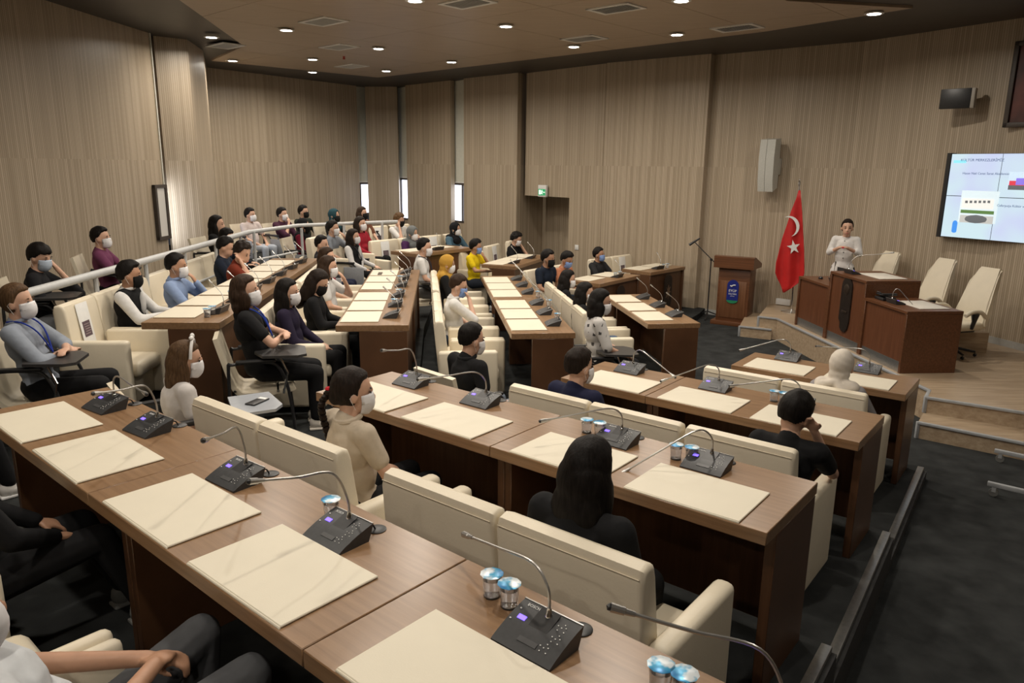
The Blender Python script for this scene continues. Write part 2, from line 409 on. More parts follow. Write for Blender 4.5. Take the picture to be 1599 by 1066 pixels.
def nosing(i, a, b, w=.035):
    a, b = Vector(a), Vector(b); d = b-a
    mb = MB(); mb.box((0, 0, -.010), (d.length, w, .026), .004)
    c = (a+b)/2
    struct(mb.build('trim_%d' % i, M_GREYMET, None, (c.x, c.y, a.z), math.atan2(d.y, d.x)))
nosing(10, s2, sfl); nosing(11, sfl, s3); nosing(12, s3, s4); nosing(13, s4, s4+sdir*2.6); nosing(14, p1, p1+d*3.0)
nosing(15, q1, sfl+Vector((-.08, -.02, -STAGE/2)));
for i, (p, z0, z1) in enumerate(((p1, 0, STAGE/2), (s4, STAGE/2, STAGE), (q1, 0, STAGE/2), (s2, STAGE/2, STAGE))):
    struct(MB().box((p.x, p.y, (z0+z1)/2), (.03, .03, z1-z0), .003).build('trim_%d' % (16+i), M_GREYMET))
# low wooden box at the back of the stage
bx = at(1552, 552, STAGE); t = tag(MB().box((0, 0, .13), (.95, .42, .26), .006).build('stage_step_box', M_STAGE, None, (bx.x-.52, bx.y+.30, STAGE), R(-8)),
    'low oak laminate box behind the high-backed swivel chairs on the stage', 'step box')

# ---- ceiling
struct(MB().prism([(-8, -5.2), (8, -5.2), (8, 14), (2, 20.5), (-8, 20.5)], ZC, ZC+.1).build('ceiling', M_DARKCEIL, smooth=False))
cpoly = [at(u, v, ZC-.03) for u, v in ((1425, 13), (1190, 50), (590, 121), (330, 95), (381, 72), (280, 0))]
cpoly = [(p.x, p.y) for p in cpoly]
cpoly += [(-3.4, 5.0), (-3.4, -4), (1.6, -4), (1.6, 7.6), (3.06, 9.04)]
ca = R(-43); ce = Vector((math.cos(ca), math.sin(ca), 0)); cg = Vector((-math.sin(ca), math.cos(ca), 0))
croot = bpy.data.objects.new('ceiling_raft', None); COL.objects.link(croot); struct(croot)
def clip_panel(x0, x1, y0, y1):
    bm = bmesh.new(); vs = [bm.verts.new((p[0], p[1], ZC-.03)) for p in cpoly]; bm.faces.new(vs); bmesh.ops.triangulate(bm, faces=bm.faces[:])
    for n, dd, sg in ((ce, x0, -1), (ce, x1, 1), (cg, y0, -1), (cg, y1, 1)):
        if not bm.faces: break
        bmesh.ops.bisect_plane(bm, geom=bm.verts[:]+bm.edges[:]+bm.faces[:], plane_co=n*dd, plane_no=n*sg, clear_outer=True)
    if not bm.faces: bm.free(); return
    ex = bmesh.ops.extrude_face_region(bm, geom=bm.faces[:])
    bmesh.ops.translate(bm, vec=(0, 0, .03), verts=[v for v in ex['geom'] if isinstance(v, bmesh.types.BMVert)])
    bmesh.ops.recalc_face_normals(bm, faces=bm.faces[:])
    me = bpy.data.meshes.new('ceiling_panel'); bm.to_mesh(me); bm.free(); me.materials.append(M_CEIL)
    link('ceiling_panel', me, croot)
for i in range(-12, 6):
    for j in range(-4, 8):
        clip_panel(i*1.25+.004, i*1.25+1.246, j*2.4+.004, j*2.4+2.396)

# ---- downlights and vents
LPX = [(330, 57), (447, 46), (488, 92), (488, 112), (591, 75), (603, 110), (648, 0), (705, 96), (790, 40), (896, 72), (1057, 53), (1064, 0), (1365, 20), (363, 94)]
LPOS = [at(u, v, ZC-.04) for u, v in LPX]
LPOS += [Vector((x, y, ZC-.04)) for x, y in ((-2.7, 7.8), (-1.0, 7.3), (.9, 7.4), (-2.8, 5.6), (-1.0, 5.2), (.9, 5.3), (-2.8, 3.0), (.5, 3.0), (-1.0, .8), (-2.4, -1.6), (.3, -2.0), (2.6, 7.6), (4.3, 3.2))]  # unseen downlights, added out of view for softer light on the near seats
lring = MB().lathe([(.075, 0), (.108, -.004), (.112, -.012), (.10, -.018), (.078, -.016), (.075, 0)], n=28).mesh('trim_ring', M_WHITE)
ldif = MB().lathe([(.0001, -.019), (.05, -.0185), (.085, -.015), (.086, -.004), (.0001, -.004)], n=24).mesh('diffuser', M_LED)
lcol = bpy.data.lights.new('downlight', 'AREA'); lcol.shape = 'DISK'; lcol.size = .17; lcol.energy = LAMP_W; lcol.color = LAMP_C; lcol.spread = R(165)
for p in LPOS:
    t = thing('ceiling_downlight', 'round recessed downlight glowing warm white in the hall ceiling', 'ceiling light', p, 0, 'ceiling downlights')
    link('trim_ring', lring, t); link('diffuser', ldif, t)
    l = bpy.data.objects.new('downlight_lamp', lcol); COL.objects.link(l); l.parent = t; l.location = (0, 0, -.024)
def vent_mesh():
    fr = MB()
    for x in (-.28, .28): fr.box((x, 0, -.006), (.05, .40, .014))
    for y in (-.175, .175): fr.box((0, y, -.006), (.6, .05, .014))
    f = fr.mesh('vent_frame', M_WHITE)
    bk = MB().box((0, 0, -.0005), (.52, .32, .003)).mesh('backing', M_BLACK)
    sl = MB().box((0, 0, 0), (.018, .31, .004), rot=Matrix.Rotation(R(35), 3, 'Y')).mesh('slat', M_WHITE)
    return f, bk, sl
vf, vb, vs_ = vent_mesh()
for (u, v) in ((505, 33), (530, 73), (549, 103), (352, 71), (730, 4), (962, 13), (912, 60), (1151, 43)):
    p = at(u, v, ZC-.031)
    t = thing('ceiling_vent', 'white slatted air vent set flush in the wooden ceiling', 'air vent', p, ca, 'ceiling air vents')
    link('vent_frame', vf, t); link('backing', vb, t)
    for k in range(14): link('slat', vs_, t, (-.234+k*.036, 0, -.009))
p = at(537, 88, ZC-.03)
tag(MB().lathe([(.0001, -.05), (.02, -.05), (.024, -.03), (.012, -.012), (.03, -.002), (.03, 0)], n=12).build('sprinkler_head', pm('red_sprinkler', (.35, .04, .03), .1, 20, .4), None, p), 'small red fire sprinkler head under the wooden ceiling', 'sprinkler')

# ================================================================== DESKS
WHO = {'A1': 'the man with clasped hands', 'A2': 'the long-haired woman in black', 'A3': 'the boy propping his head',
       'A4': 'the cream headscarf', 'B1': 'the man in the black vest', 'B2': 'the girl reading her phone',
       'B3': 'the mustard headscarf', 'B4': 'the patterned blouse', 'C4a': 'the boy in salmon', 'C4b': 'the boy in dark grey',
       'C3': 'the yellow T-shirt', 'C2': 'the woman in purple', 'C1': 'the curly-haired boy'}
ORD = ['first', 'second', 'third', 'fourth', 'fifth', 'sixth', 'seventh', 'eighth', 'ninth']
CNT = {}
def nth(kind, key):
    k = (kind, key); CNT[k] = CNT.get(k, 0)+1
    return ORD[CNT[k]-1] + ' from the aisle'
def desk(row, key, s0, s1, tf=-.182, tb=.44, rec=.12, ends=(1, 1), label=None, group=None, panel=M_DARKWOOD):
    h = row.top-row.fl; L = s1-s0; c = (s0+s1)/2; D = tb-tf
    p = row.P(c, (tf+tb)/2, row.fl)
    t = thing('conference_desk', 'walnut desk section, %s, facing %s' % (nth('desk', key), WHO[key]), 'desk', p, row.a, 'desk sections facing ' + WHO[key])
    MB().box((0, 0, h-.028), (L-.004, D, .056), .003, 1).build('desktop', M_DESK, t)
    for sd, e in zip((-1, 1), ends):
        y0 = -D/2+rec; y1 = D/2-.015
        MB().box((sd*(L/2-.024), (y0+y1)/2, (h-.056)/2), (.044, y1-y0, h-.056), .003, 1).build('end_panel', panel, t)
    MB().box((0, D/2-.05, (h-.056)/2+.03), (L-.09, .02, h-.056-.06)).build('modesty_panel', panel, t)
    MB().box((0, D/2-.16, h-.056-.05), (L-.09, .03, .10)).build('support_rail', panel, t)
    return t
for s0, s1 in ((-1.79, -.385), (-.385, 1.04), (1.04, 2.46)): desk(A1, 'A1', s0, s1)
for s0, s1 in ((-1.78, -.38), (-.38, 1.02)):
    dk = desk(A2, 'A2', s0, s1)
    ob_ = MB().box((.30, -.02, .66), (.16, .03, .065), .006).build('power_outlet', M_WHITE, dk)
    for x_ in (.27, .33): MB().box((x_, -.036, .66), (.03, .004, .03), .003).build('socket', M_GREYMET, ob_)
for s0, s1 in ((-1.05, -.345), (-.345, 1.035)): desk(A3, 'A3', s0, s1)
desk(A4, 'A4', -.36, 1.04, -.20, .39)
def padline(L, w, g, n, gap_after=None, G=0):
    out = []; x = 0
    for k in range(n):
        out.append(-(x+w/2)); x += w+g
        if gap_after and k == gap_after-1: x += G-g
    return out
PB1 = padline(3.8, .468, .083, 7); PB2 = padline(3.35, .485, .06, 6, 3, .2); PB3 = padline(3.47, .50, .06, 6, 3, .23); PB4 = padline(1.68, .50, .09, 3)
for r, k, e0, s in ((B1, 'B1', -4.05, .18), (B2, 'B2', -3.42, .12), (B3, 'B3', -3.62, .12), (B4, 'B4', -1.78, .17)):
    mid = (e0+s)/2 if k != 'B4' else None
    segs = ((mid, s), (e0, mid)) if mid is not None else ((e0, s),)
    for a_, b_ in segs: desk(r, k, a_, b_, -.19, .42 if k != 'B2' else .44, .20)
desk(C4a, 'C4a', -.62, .62, -.15, .44, .18)
desk(C4b, 'C4b', -.55, .55, -.15, .44, .18)
desk(C3, 'C3', -.85, .78, -.15, .44, .18)
desk(C2, 'C2', -.72, .62, -.15, .44, .18)
# round cable ports on the outer end panel of the patterned-blouse desk
# ---- leather pads
def pad_mesh(w, dpt=.345):
    mb = MB(); mb.box((0, 0, .004), (w, dpt, .008), .003, 1); mb.box((0, -dpt/2-.001, -.010), (w, .008, .032), .003, 1)
    return mb.mesh('desk_pad', M_PAD)
pm52, pm48, pm50 = pad_mesh(.52), pad_mesh(.475, .335), pad_mesh(.50, .34)
def pad(row, key, s, me, t=0.0, jig=0.0):
    o = link('desk_pad', me, None, row.P(s, t, row.top+.0005), row.a+R(jig))
    tag(o, 'cream pad, %s, on the desk facing %s' % (nth('pad', key), WHO[key]), 'desk pad', 'writing pads on the desk facing ' + WHO[key])
for s, j in ((-1.404, -.5), (-.76, -.7), (0, 0), (.659, .5), (1.435, 0)): pad(A1, 'A1', s, pm52, .0, j)
for s, j in ((-1.42, -.6), (-.771, 0), (0, .2), (.641, .5)): pad(A2, 'A2', s, pm52, 0, j)
for s in (-.66, 0, .644): pad(A3, 'A3', s, pm52)
for s in (0, .65): pad(A4, 'A4', s, pm52)
for s in PB1: pad(B1, 'B1', s, pm48)
for s in PB2: pad(B2, 'B2', s, pm48)
for s in PB3: pad(B3, 'B3', s, pm50)
for s in PB4: pad(B4, 'B4', s, pm50)
for r, k, ss in ((C4a, 'C4a', (.3, -.3)), (C4b, 'C4b', (.27, -.27)), (C3, 'C3', (.5, .0, -.55)), (C2, 'C2', (.3, -.3))):
    for s in ss: pad(r, k, s, pm48, .03)
MB().box((0, 0, .003), (.2, .05, .006)).build('pen_case', cloth((.12, .10, .08)), None, B2.P(PB2[5]+.12, -.05, B2.top+.009), B2.a)
tag(bpy.data.objects['pen_case'], 'thin brown pen case lying on the end pad of the phone girl\'s desk', 'pen case')

# ---- microphone consoles
prof = [(-.073, .0), (-.073, .006), (-.05, .018), (-.02, .031), (.01, .042), (.045, .052), (.071, .058), (.073, .054), (.060, .02), (.052, .0)]
mc_body = MB().extr(prof, -.1, .1).mesh('console_body', M_MIC)
def slope(y): 
    for (a, za), (b, zb) in zip(prof[1:6], prof[2:7]):
        if a <= y <= b: return za+(zb-za)*(y-a)/(b-a)
    return .05
ang = math.atan2(.04, .1)
RX = Matrix.Rotation(ang, 3, 'X')
mc_grille = MB().box((.0, .022, slope(.022)+.0012), (.062, .085, .002), rot=None).mesh('speaker_grille', M_BLACK)
def tilted(mb_boxes, name, mat):
    mb = MB()
    for (x, y, sx, sy, sz) in mb_boxes: 
        m0 = MB(); 
        mb.box((x, y, slope(y)+.0008), (sx, sy, sz), rot=RX)
    return mb.mesh(name, mat, False)
mc_grille = tilted([(.0, .024, .064, .09, .002)], 'speaker_grille', M_BLACK)
mc_scr = tilted([(-.062, .012, .026, .014, .0025)], 'screen', M_SCREENV)
mc_bar = tilted([(.0, -.040, .062, .016, .0025)], 'talk_button', pm('dark_grey_button', (.06, .06, .062), .1, 40, .4))
keys = []
for (cx, cy) in ((.055, .036), (.062, .0), (.050, -.034)):
    for (dx, dy) in ((0, 0), (.012, .004), (-.012, .002), (.004, .012), (-.006, -.011), (.014, -.010)): keys.append((cx+dx, cy+dy, .0032, .0026, .0025))
keys += [(-.085, .036, .005, .004, .0025), (-.09, -.004, .005, .004, .0025)]
mc_keys = tilted(keys, 'keypad_marks', M_WHITE)
mc_strip = MB().box((0, .0725, .0585), (.2, .004, .004)).mesh('silver_edge', M_SILVER)
mc_txt = text_mesh('BOSCH', .013, M_WHITE); 
mc_grom = MB().lathe([(.0001, .006), (.028, .006), (.034, .003), (.034, 0)], n=20).mesh('cable_port', M_BLACK)
mc_collar = MB().lathe([(.012, .0), (.012, .008), (.009, .012), (.006, .03), (.0001, .03)], n=14).mesh('neck_collar', M_CHROME)
mc_cable = MB().tube(smoothpath([(.04, .062, .02), (.045, .085, .03), (.055, .105, .028), (.055, .118, .006)]), .0032, 6).mesh('cable', M_BLACK)
g_neck = MB().tube(smoothpath([(.0, .055, .055), (.0, .058, .11), (-.02, .03, .17), (-.05, -.05, .24)], 6), .0032, 7).mesh('gooseneck', M_SILVER)
g_head = MB().tube([(-.05, -.05, .24), (-.064, -.082, .268)], [.006, .008], 8).mesh('microphone_head', M_SILVER)
def mic(loc, rz, label, group, tip=None, full=True, light=True, Lk=.42, plane=False):
    t = thing('microphone_console', label, 'microphone', loc, rz, group)
    b = link('console_body', mc_body, t)
    link('speaker_grille', mc_grille, b); link('talk_button', mc_bar, b)
    if light: link('screen', mc_scr, b)
    link('silver_edge', mc_strip, b)
    if full:
        link('keypad_marks', mc_keys, b)
        x = link('lettering', mc_txt, b, (-.055, .056, slope(.056)+.0015)); x.rotation_euler = (ang, 0, 0)
        link('cable_port', mc_grom, t, (.055, .125, 0)); link('cable', mc_cable, t)
    link('neck_collar', mc_collar, t, (0, .052, .05))
    if tip is None:
        n = link('gooseneck', g_neck, t); link('microphone_head', g_head, n)
    else:
        base = Vector((0, .052, .075)); Mi = (Matrix.Translation(loc) @ Matrix.Rotation(rz, 4, 'Z')).inverted()
        bw = Matrix.Translation(loc) @ Matrix.Rotation(rz, 4, 'Z') @ base
        d = ray(*tip).normalized(); o = Vector((0, 0, CZ))
        tc = (bw-o).dot(d); cl = o+d*tc; h2 = Lk*Lk-(cl-bw).length_squared
        if plane:
            k = (bw.x*bw.x+bw.y*bw.y)/(d.x*bw.x+d.y*bw.y); P = o+d*k
        elif h2 < 0: P = cl
        else:
            k = math.sqrt(h2); c1, c2 = o+d*(tc-k), o+d*(tc+k)
            zmin = loc.z+.10
            P = c1 if c1.z < loc.z+.36 or Lk > .5 else c2
            if P.z < zmin: P = max((c1, c2), key=lambda q: q.z)
            if P.z > loc.z+.36 and Lk < .5: P = o+d*((loc.z+.36-CZ)/d.z)
        tp = Mi @ P
        dirn = (tp-base)
        p1 = base+Vector((dirn.x*.02, dirn.y*.02, .06)); p2 = base + Vector((dirn.x*.2, dirn.y*.2, max(.10, dirn.z*.45+.06)))
        p3 = base.lerp(tp, .62); p3.z = p2.z+(tp.z-p2.z)*.5
        pts = smoothpath([base-Vector((0, 0, .02)), p1, p2, p3, tp], 7)
        n = MB().tube(pts, .0044, 7).build('gooseneck', M_SILVER, t)
        e = (pts[-1]-pts[-4]).normalized()
        MB().tube([tp-e*.01, tp+e*.012, tp+e*.014, tp+e*.045], [.006, .0075, .0095, .0105], 9).build('microphone_head', M_SILVER, n)
        MB().ell(tp+e*.046, (.0095, .0095, .0095), None, 1).build('windscreen', M_BLACK, n)
    return t
for row, key, lst in ((A1, 'A1', [((165, 637), (223, 612), 16), ((232, 672), (157, 613), 14), ((368, 750), (325, 685), 8), ((522, 842), (408, 750), 4), ((838, 1003), (735, 838), 0)]),
                      (A2, 'A2', [((642, 600), (602, 547), 4), ((750, 630), (664, 591), 2), ((962, 690), (857, 655), 0), ((1103, 730), (981, 733), 0)]),
                      (A3, 'A3', [((983, 580), (1048, 584), 0), ((1117, 607), (1041, 592), 0), ((1243, 635), (1150, 601), 0)]),
                      (A4, 'A4', [((1230, 561), (1162, 545), 0), ((1354, 580), (1283, 541), 0)])):
    for (px, tip, jig) in lst:
        p = at(px[0], px[1], row.top)
        s_, t_ = row.st(p); t_ = max(t_, .245)
        mic(row.P(s_, t_, row.top), row.a+R(jig*.4), 'black microphone, %s, on the desk facing %s' % (nth('mic', key), WHO[key]), 'microphones on the desk facing ' + WHO[key], tip)
pp = A1.P(2.12, .27, A1.top); mic(pp, A1.a, 'black microphone, %s, on the desk facing %s' % (nth('mic', 'A1'), WHO['A1']), 'microphones on the desk facing ' + WHO['A1'], (985, 957))
for r, k, ss in ((B1, 'B1', PB1), (B2, 'B2', PB2), (B3, 'B3', PB3), (B4, 'B4', PB4), (C4a, 'C4a', (-.15,)), (C4b, 'C4b', (.1,)), (C3, 'C3', (.45, -.3)), (C2, 'C2', (0,))):
    for s in ss:
        mic(r.P(s-.02, .27, r.top), r.a+R(random.uniform(-6, 6)), 'black microphone, %s, on the desk facing %s' % (nth('mic', k), WHO[k]), 'microphones on the desk facing ' + WHO[k], None, False, False)

# ---- sealed water cups
def water_mat():
    m, nt, b, N, L = nodes('clear_cup_plastic')
    b.inputs['Base Color'].default_value = (.95, .97, 1, 1); b.inputs['Roughness'].default_value = .05
    b.inputs['Transmission Weight'].default_value = .93; b.inputs['IOR'].default_value = 1.25
    return m
def lid_mat():
    m, nt, b, N, L = nodes('blue_white_foil_lid')
    tc = N('ShaderNodeTexCoord'); nz = N('ShaderNodeTexNoise'); nz.inputs['Scale'].default_value = 26; nz.inputs['Detail'].default_value = 2
    L(tc.outputs['Object'], nz.inputs['Vector'])
    sp = N('ShaderNodeSeparateXYZ'); L(tc.outputs['Object'], sp.inputs[0])
    ma = N('ShaderNodeMath'); ma.operation = 'MULTIPLY_ADD'; ma.inputs[1].default_value = 7; L(sp.outputs[0], ma.inputs[0]); L(nz.outputs[0], ma.inputs[2])
    cr = N('ShaderNodeValToRGB'); e = cr.color_ramp.elements; e[0].position = .42; e[0].color = (.75, .82, .86, 1); e[1].position = .75; e[1].color = (.02, .18, .42, 1)
    x = e.new(.52); x.color = (.06, .38, .62, 1)
    L(ma.outputs[0], cr.inputs[0]); L(cr.outputs[0], b.inputs['Base Color']); b.inputs['Roughness'].default_value = .3; b.inputs['Metallic'].default_value = .2
    return m
M_CUP, M_LID = water_mat(), lid_mat()
cup_m = MB().lathe([(.0001, 0), (.024, 0), (.026, .003), (.0255, .02), (.029, .06), (.031, .072), (.0295, .072), (.0275, .06), (.024, .02), (.0235, .006), (.0001, .004)], n=20).mesh('cup_wall', M_CUP)
wat_m = MB().lathe([(.0001, .005), (.0225, .0065), (.0232, .02), (.0265, .056), (.0001, .056)], n=20).mesh('water', M_CUP)
lid_m = MB().lathe([(.0001, .0745), (.034, .0745), (.0355, .0735), (.034, .0722), (.0001, .0722)], n=10).mesh('foil_lid', M_LID)
def cup(px, row, key):
    p = at(px[0], px[1], row.top)
    t = thing('water_cup', 'water cup, %s, on the desk facing %s' % (nth('cup', key), WHO[key]), 'water cup', p, random.uniform(0, 6), 'water cups on the desk facing ' + WHO[key])
    link('cup_wall', cup_m, t); link('water', wat_m, t); link('foil_lid', lid_m, t)
for px in ((518, 808), (768, 930), (795, 946), (1030, 1078), (1066, 1092)): cup(px, A1, 'A1')
for px in ((916, 675), (936, 680), (1055, 716), (1079, 720)): cup(px, A2, 'A2')
for px in ((1208, 626), (1223, 629)): cup(px, A3, 'A3')
for px in ((324, 495), (332, 491), (362, 466)): cup(px, B1, 'B1')
for px in ((616, 478), (623, 462), (625, 440)): cup(px, B2, 'B2')
for px in ((870, 500), (857, 478), (840, 464)): cup(px, B3, 'B3')
for px in ((961, 433), (968, 431)): cup(px, C4a, 'C4a')
for px in ((1036, 419), (1042, 418)): cup(px, C4b, 'C4b')

# ================================================================== CHAIRS
def arm_meshes(w):
    seat = MB().box((0, .04, .345), (w-.10, .50, .13), .045, 3).mesh('seat_cushion', M_CREAM)
    bk = MB(); prof_ = [(-.17, .30), (-.21, .60), (-.235, .84), (-.25, .885), (-.285, .902), (-.325, .89), (-.34, .84), (-.30, .40), (-.27, .09), (-.20, .09)]
    bk.extr(prof_, -w/2, w/2)
    bmesh.ops.bevel(bk.bm, geom=[e for e in bk.bm.edges if abs(abs((e.verts[0].co.x+e.verts[1].co.x)/2)-w/2) < 1e-4], offset=.022, segments=3, affect='EDGES', profile=.5)
    back = bk.mesh('backrest', M_CREAM)
    base = MB().box((0, -.0, .175), (w-.12, .42, .25), .01).mesh('base', M_CREAM)
    ft = MB().lathe([(.0001, 0), (.022, 0), (.022, .05), (.0001, .05)], n=8).mesh('foot', M_BLACK)
    pip = MB().tube([(-w/2+.012, -.338, .862), (w/2-.012, -.3365, .862)], .0022, 6).mesh('piping', pm('cream_piping', (.62, .54, .40), .03, 20, .5))
    return seat, back, base, ft, pip
def armslab(th):
    mb = MB(); mb.box((0, -.02, .335), (th, .56, .57), .03, 3)
    return mb.mesh('armrest', M_CREAM)
AM = {w: arm_meshes(w) for w in (.615, .535)}
AS_o, AS_i = armslab(.085), armslab(.055)
def tagpaper():
    mb = MB(); mb.box((0, 0, 0), (.19, .004, .40), .001)
    pr = MB(); pr.box((0, .003, -.02), (.12, .002, .13))
    ln = MB()
    for k in range(5): ln.box((random.uniform(-.01, .01), .0045, .02-k*.02), (.085, .001, .006))
    return mb.mesh('notice_sheet', M_PAPER), pr.mesh('printed_panel', cloth((.12, .085, .10))), ln.mesh('printed_lines', cloth((.32, .26, .26)))
TG = tagpaper()
def armchair(loc, rz, label, group, w=.615, arms=(1, 1), notice=None, seats=True):
    t = thing('armchair', label, 'chair', loc, rz, group)
    s, b, bs, ft, pip = AM[w]
    link('seat_cushion', s, t); bb = link('backrest', b, t); link('piping', pip, bb); link('base', bs, t)
    for x in (-.2, .2):
        for y in (-.15, .18): link('foot', ft, t, (x, y, 0))
    for sd, k in zip((-1, 1), arms):
        if k == 1: link('armrest', AS_o, t, (sd*(w/2+.045), 0, 0))
        elif k == 2: link('armrest', AS_i, t, (sd*(w/2-.028), .13, -.02))
    if notice:
        q = thing('paper_notice', notice, 'paper notice', Vector(loc)+Vector((math.sin(-rz)*-.205, math.cos(-rz)*-.205, .66)), rz)
        q.location = Vector(loc) + Matrix.Rotation(rz, 3, 'Z') @ Vector((.02, -.205, .68)); 
        q.rotation_euler = (R(8), 0, rz)
        link('notice_sheet', TG[0], q); link('printed_panel', TG[1], q); link('printed_lines', TG[2], q)
    return t
def achairs(row, key, lst, t=-.54, w=.615):
    for s, arms in lst:
        armchair(row.P(s, t, row.fl), row.a, 'cream armchair, %s, in the row of %s' % (nth('chair', key), WHO[key]), 'armchairs in the row of ' + WHO[key], w, arms)
achairs(A1, 'A1', ((-1.42, (1, 2)), (-.79, (2, 1)), (-.02, (1, 2)), (.61, (2, 1))), -.76)
achairs(A2, 'A2', ((-1.61, (1, 2)), (-.98, (2, 1)), (-.06, (1, 2)), (.57, (2, 1))), -.565)
achairs(A3, 'A3', ((-.70, (1, 2)), (-.07, (2, 2)), (.57, (2, 1))), -.53)
achairs(A4, 'A4', ((-.06, (1, 2)), (.57, (2, 1))), -.47)
for i, s in enumerate(PB1):
    nt = {0: 'white paper notice on the empty armchair beside the man in the black vest', 2: 'white paper notice on the armchair beside the man in the pale blue shirt'}.get(i)
    armchair(B1.P(s, -.60, B1.fl), B1.a, 'cream armchair, %s, in the row of %s' % (nth('chair', 'B1'), WHO['B1']), 'armchairs in the row of ' + WHO['B1'], .535, (2, 1) if i == 0 else (2, 2), nt)
for i, s in enumerate(PB2): armchair(B2.P(s, -.55, B2.fl), B2.a, 'cream armchair, %s, in the row of %s' % (nth('chair', 'B2'), WHO['B2']), 'armchairs in the row of ' + WHO['B2'], .535, (2, 1) if i == 0 else (2, 2))
for i, s in enumerate(PB3): armchair(B3.P(s, -.57, B3.fl), B3.a, 'cream armchair, %s, in the row of %s' % (nth('chair', 'B3'), WHO['B3']), 'armchairs in the row of ' + WHO['B3'], .535, (2, 1) if i == 0 else (2, 2))
for i, s in enumerate(PB4+[PB4[-1]-.59]): armchair(B4.P(s, -.57, B4.fl), B4.a, 'cream armchair, %s, in the row of %s' % (nth('chair', 'B4'), WHO['B4']), 'armchairs in the row of ' + WHO['B4'], .535, (2, 1) if i == 0 else (2, 2))
def cchair(u, v, tier, row, key, notice=None, arms=(2, 2)):
    q = row.P(onrow(row, u, v, -.72)[0], -.50, FL[tier])
    armchair(q, row.a, 'cream armchair, %s, in the row of %s' % (nth('chair', key), WHO[key]), 'armchairs in the row of ' + WHO[key], .615, arms, notice)
cchair(603, 390, 2, C2, 'C2', 'white paper notice on the armchair beside the woman in purple', (2, 1)); cchair(645, 384, 2, C2, 'C2')
cchair(678, 381, 2, C2, 'C2', 'white paper notice on the armchair beside the denim jacket'); cchair(706, 376, 2, C2, 'C2')
cchair(593, 366, 1, C1, 'C1', 'white paper notice on the armchair beside the curly-haired boy in white', (2, 1)); cchair(624, 362, 1, C1, 'C1')
cchair(735, 399, 3, C3, 'C3', None, (2, 1)); cchair(773, 399, 3, C3, 'C3', 'white paper notice on the armchair beside the yellow T-shirt'); cchair(806, 391, 3, C3, 'C3')
cchair(843, 420, 4, C4a, 'C4a', None, (2, 1)); cchair(874, 414, 4, C4a, 'C4a')
for s_, nt_ in ((.32, None), (-.31, 'white paper notice on the armchair beside the emblem desk')):
    armchair(C4b.P(s_, -.50, C4b.fl), C4b.a, 'cream armchair, %s, in the row of %s' % (nth('chair', 'C4b'), WHO['C4b']), 'armchairs in the row of ' + WHO['C4b'], .615, (2, 2), nt_)

# ---- tablet-arm chairs
def tablet_chair(loc, rz, label, side=1, down=False, group=None):
    t = thing('tablet_arm_chair', label, 'chair', loc, rz, group)
    pr = [(.24, .425), (.18, .405), (-.10, .385), (-.17, .41), (-.205, .48), (-.265, .70), (-.30, .84)]
    th = .035
    sp = smoothpath([(0, a, b) for a, b in pr], 5)
    up_ = []; 
    for i, p in enumerate(sp):
        tg = (sp[min(i+1, len(sp)-1)]-sp[max(0, i-1)]).normalized(); n = Vector((0, tg.z, -tg.y))
        up_.append(p-n*th if True else p)
    poly = [(p.y, p.z) for p in sp] + [(p.y, p.z) for p in up_[::-1]]
    MB().extr(poly, -.225, .225).build('seat_shell', M_CREAM, t)
    for sd in (-1, 1):
        x = sd*.265
        MB().tube(smoothpath([(x, -.24, .0), (x, -.235, .58), (x, -.20, .635), (x, .02, .64), (x, .13, .60), (x, .20, .40), (x, .24, .0)], 6), .013, 8).build('side_frame', M_BLACKMET, t)
        MB().box((x, -.03, .652), (.05, .30, .025), .01).build('arm_pad', M_BLACK, t)
    MB().tube([(-.265, .12, .40), (.265, .12, .40)], .011, 8).build('cross_tube', M_CHROME, t)
    MB().tube([(-.265, -.2, .42), (.265, -.2, .42)], .011, 8).build('cross_tube', M_CHROME, t)
    x = side*.265
    if not down:
        tb = MB(); pl = [(-.30, -.02), (-.28, .26), (-.20, .33), (.06, .33), (.10, .26), (.06, .0), (-.10, -.06)]
        pl = [(x-(.0 if side > 0 else 0)+side*px_, py_) for px_, py_ in pl]
        tb.prism([(p[0], p[1]+.02) for p in pl], .685, .705)
        tb.build('writing_tablet', pm('grey_black_tablet', (.045, .043, .042), .1, 30, .35), t)
        MB().tube([(x, .16, .38), (x+side*.02, .2, .55), (x, .14, .69)], .010, 8).build('tablet_bracket', M_CHROME, t)
    else:
        MB().box((x+side*.03, .12, .44), (.02, .34, .30), .02).build('writing_tablet', pm('grey_tablet', (.30, .31, .33), .06, 30, .4), t)
    return t

# ================================================================== STAGE FURNITURE
D0 = at(1240, 506, STAGE); D3 = at(1404, 583, STAGE)
SD = (D3-D0); SL = SD.length; sd_ = SD.normalized(); SRZ = math.atan2(sd_.y, sd_.x)
def sp(x, y, z): 
    n = Vector((-sd_.y, sd_.x, 0)); return D0 + sd_*x + n*y + Vector((0, 0, z-D0.z))
def stage_desk(x0, x1, h, dep, label, emblem=False, side='both'):
    c = sp((x0+x1)/2, 0, STAGE); L = x1-x0
    t = thing('podium_desk', label, 'desk', c, SRZ, None)
    MB().box((0, dep/2, h-.018), (L, dep, .036), .003, 1).build('desktop', M_STWOOD, t)
    for x in (-L/2+.02, L/2-.02): MB().box((x, dep/2, (h-.036)/2), (.04, dep-.004, h-.036), .003, 1).build('side_panel', M_STWOOD, t)
    MB().box((0, .035, (h-.036+.12)/2), (L-.08, .02, h-.036-.12)).build('front_panel', wood('red_brown_panel', (.11, .04, .018), (.17, .065, .03), .35, 26, 1.2), t)
    MB().box((0, .03, .06), (L-.08, .015, .12)).build('toe_kick', M_ALU, t)
    return t, L
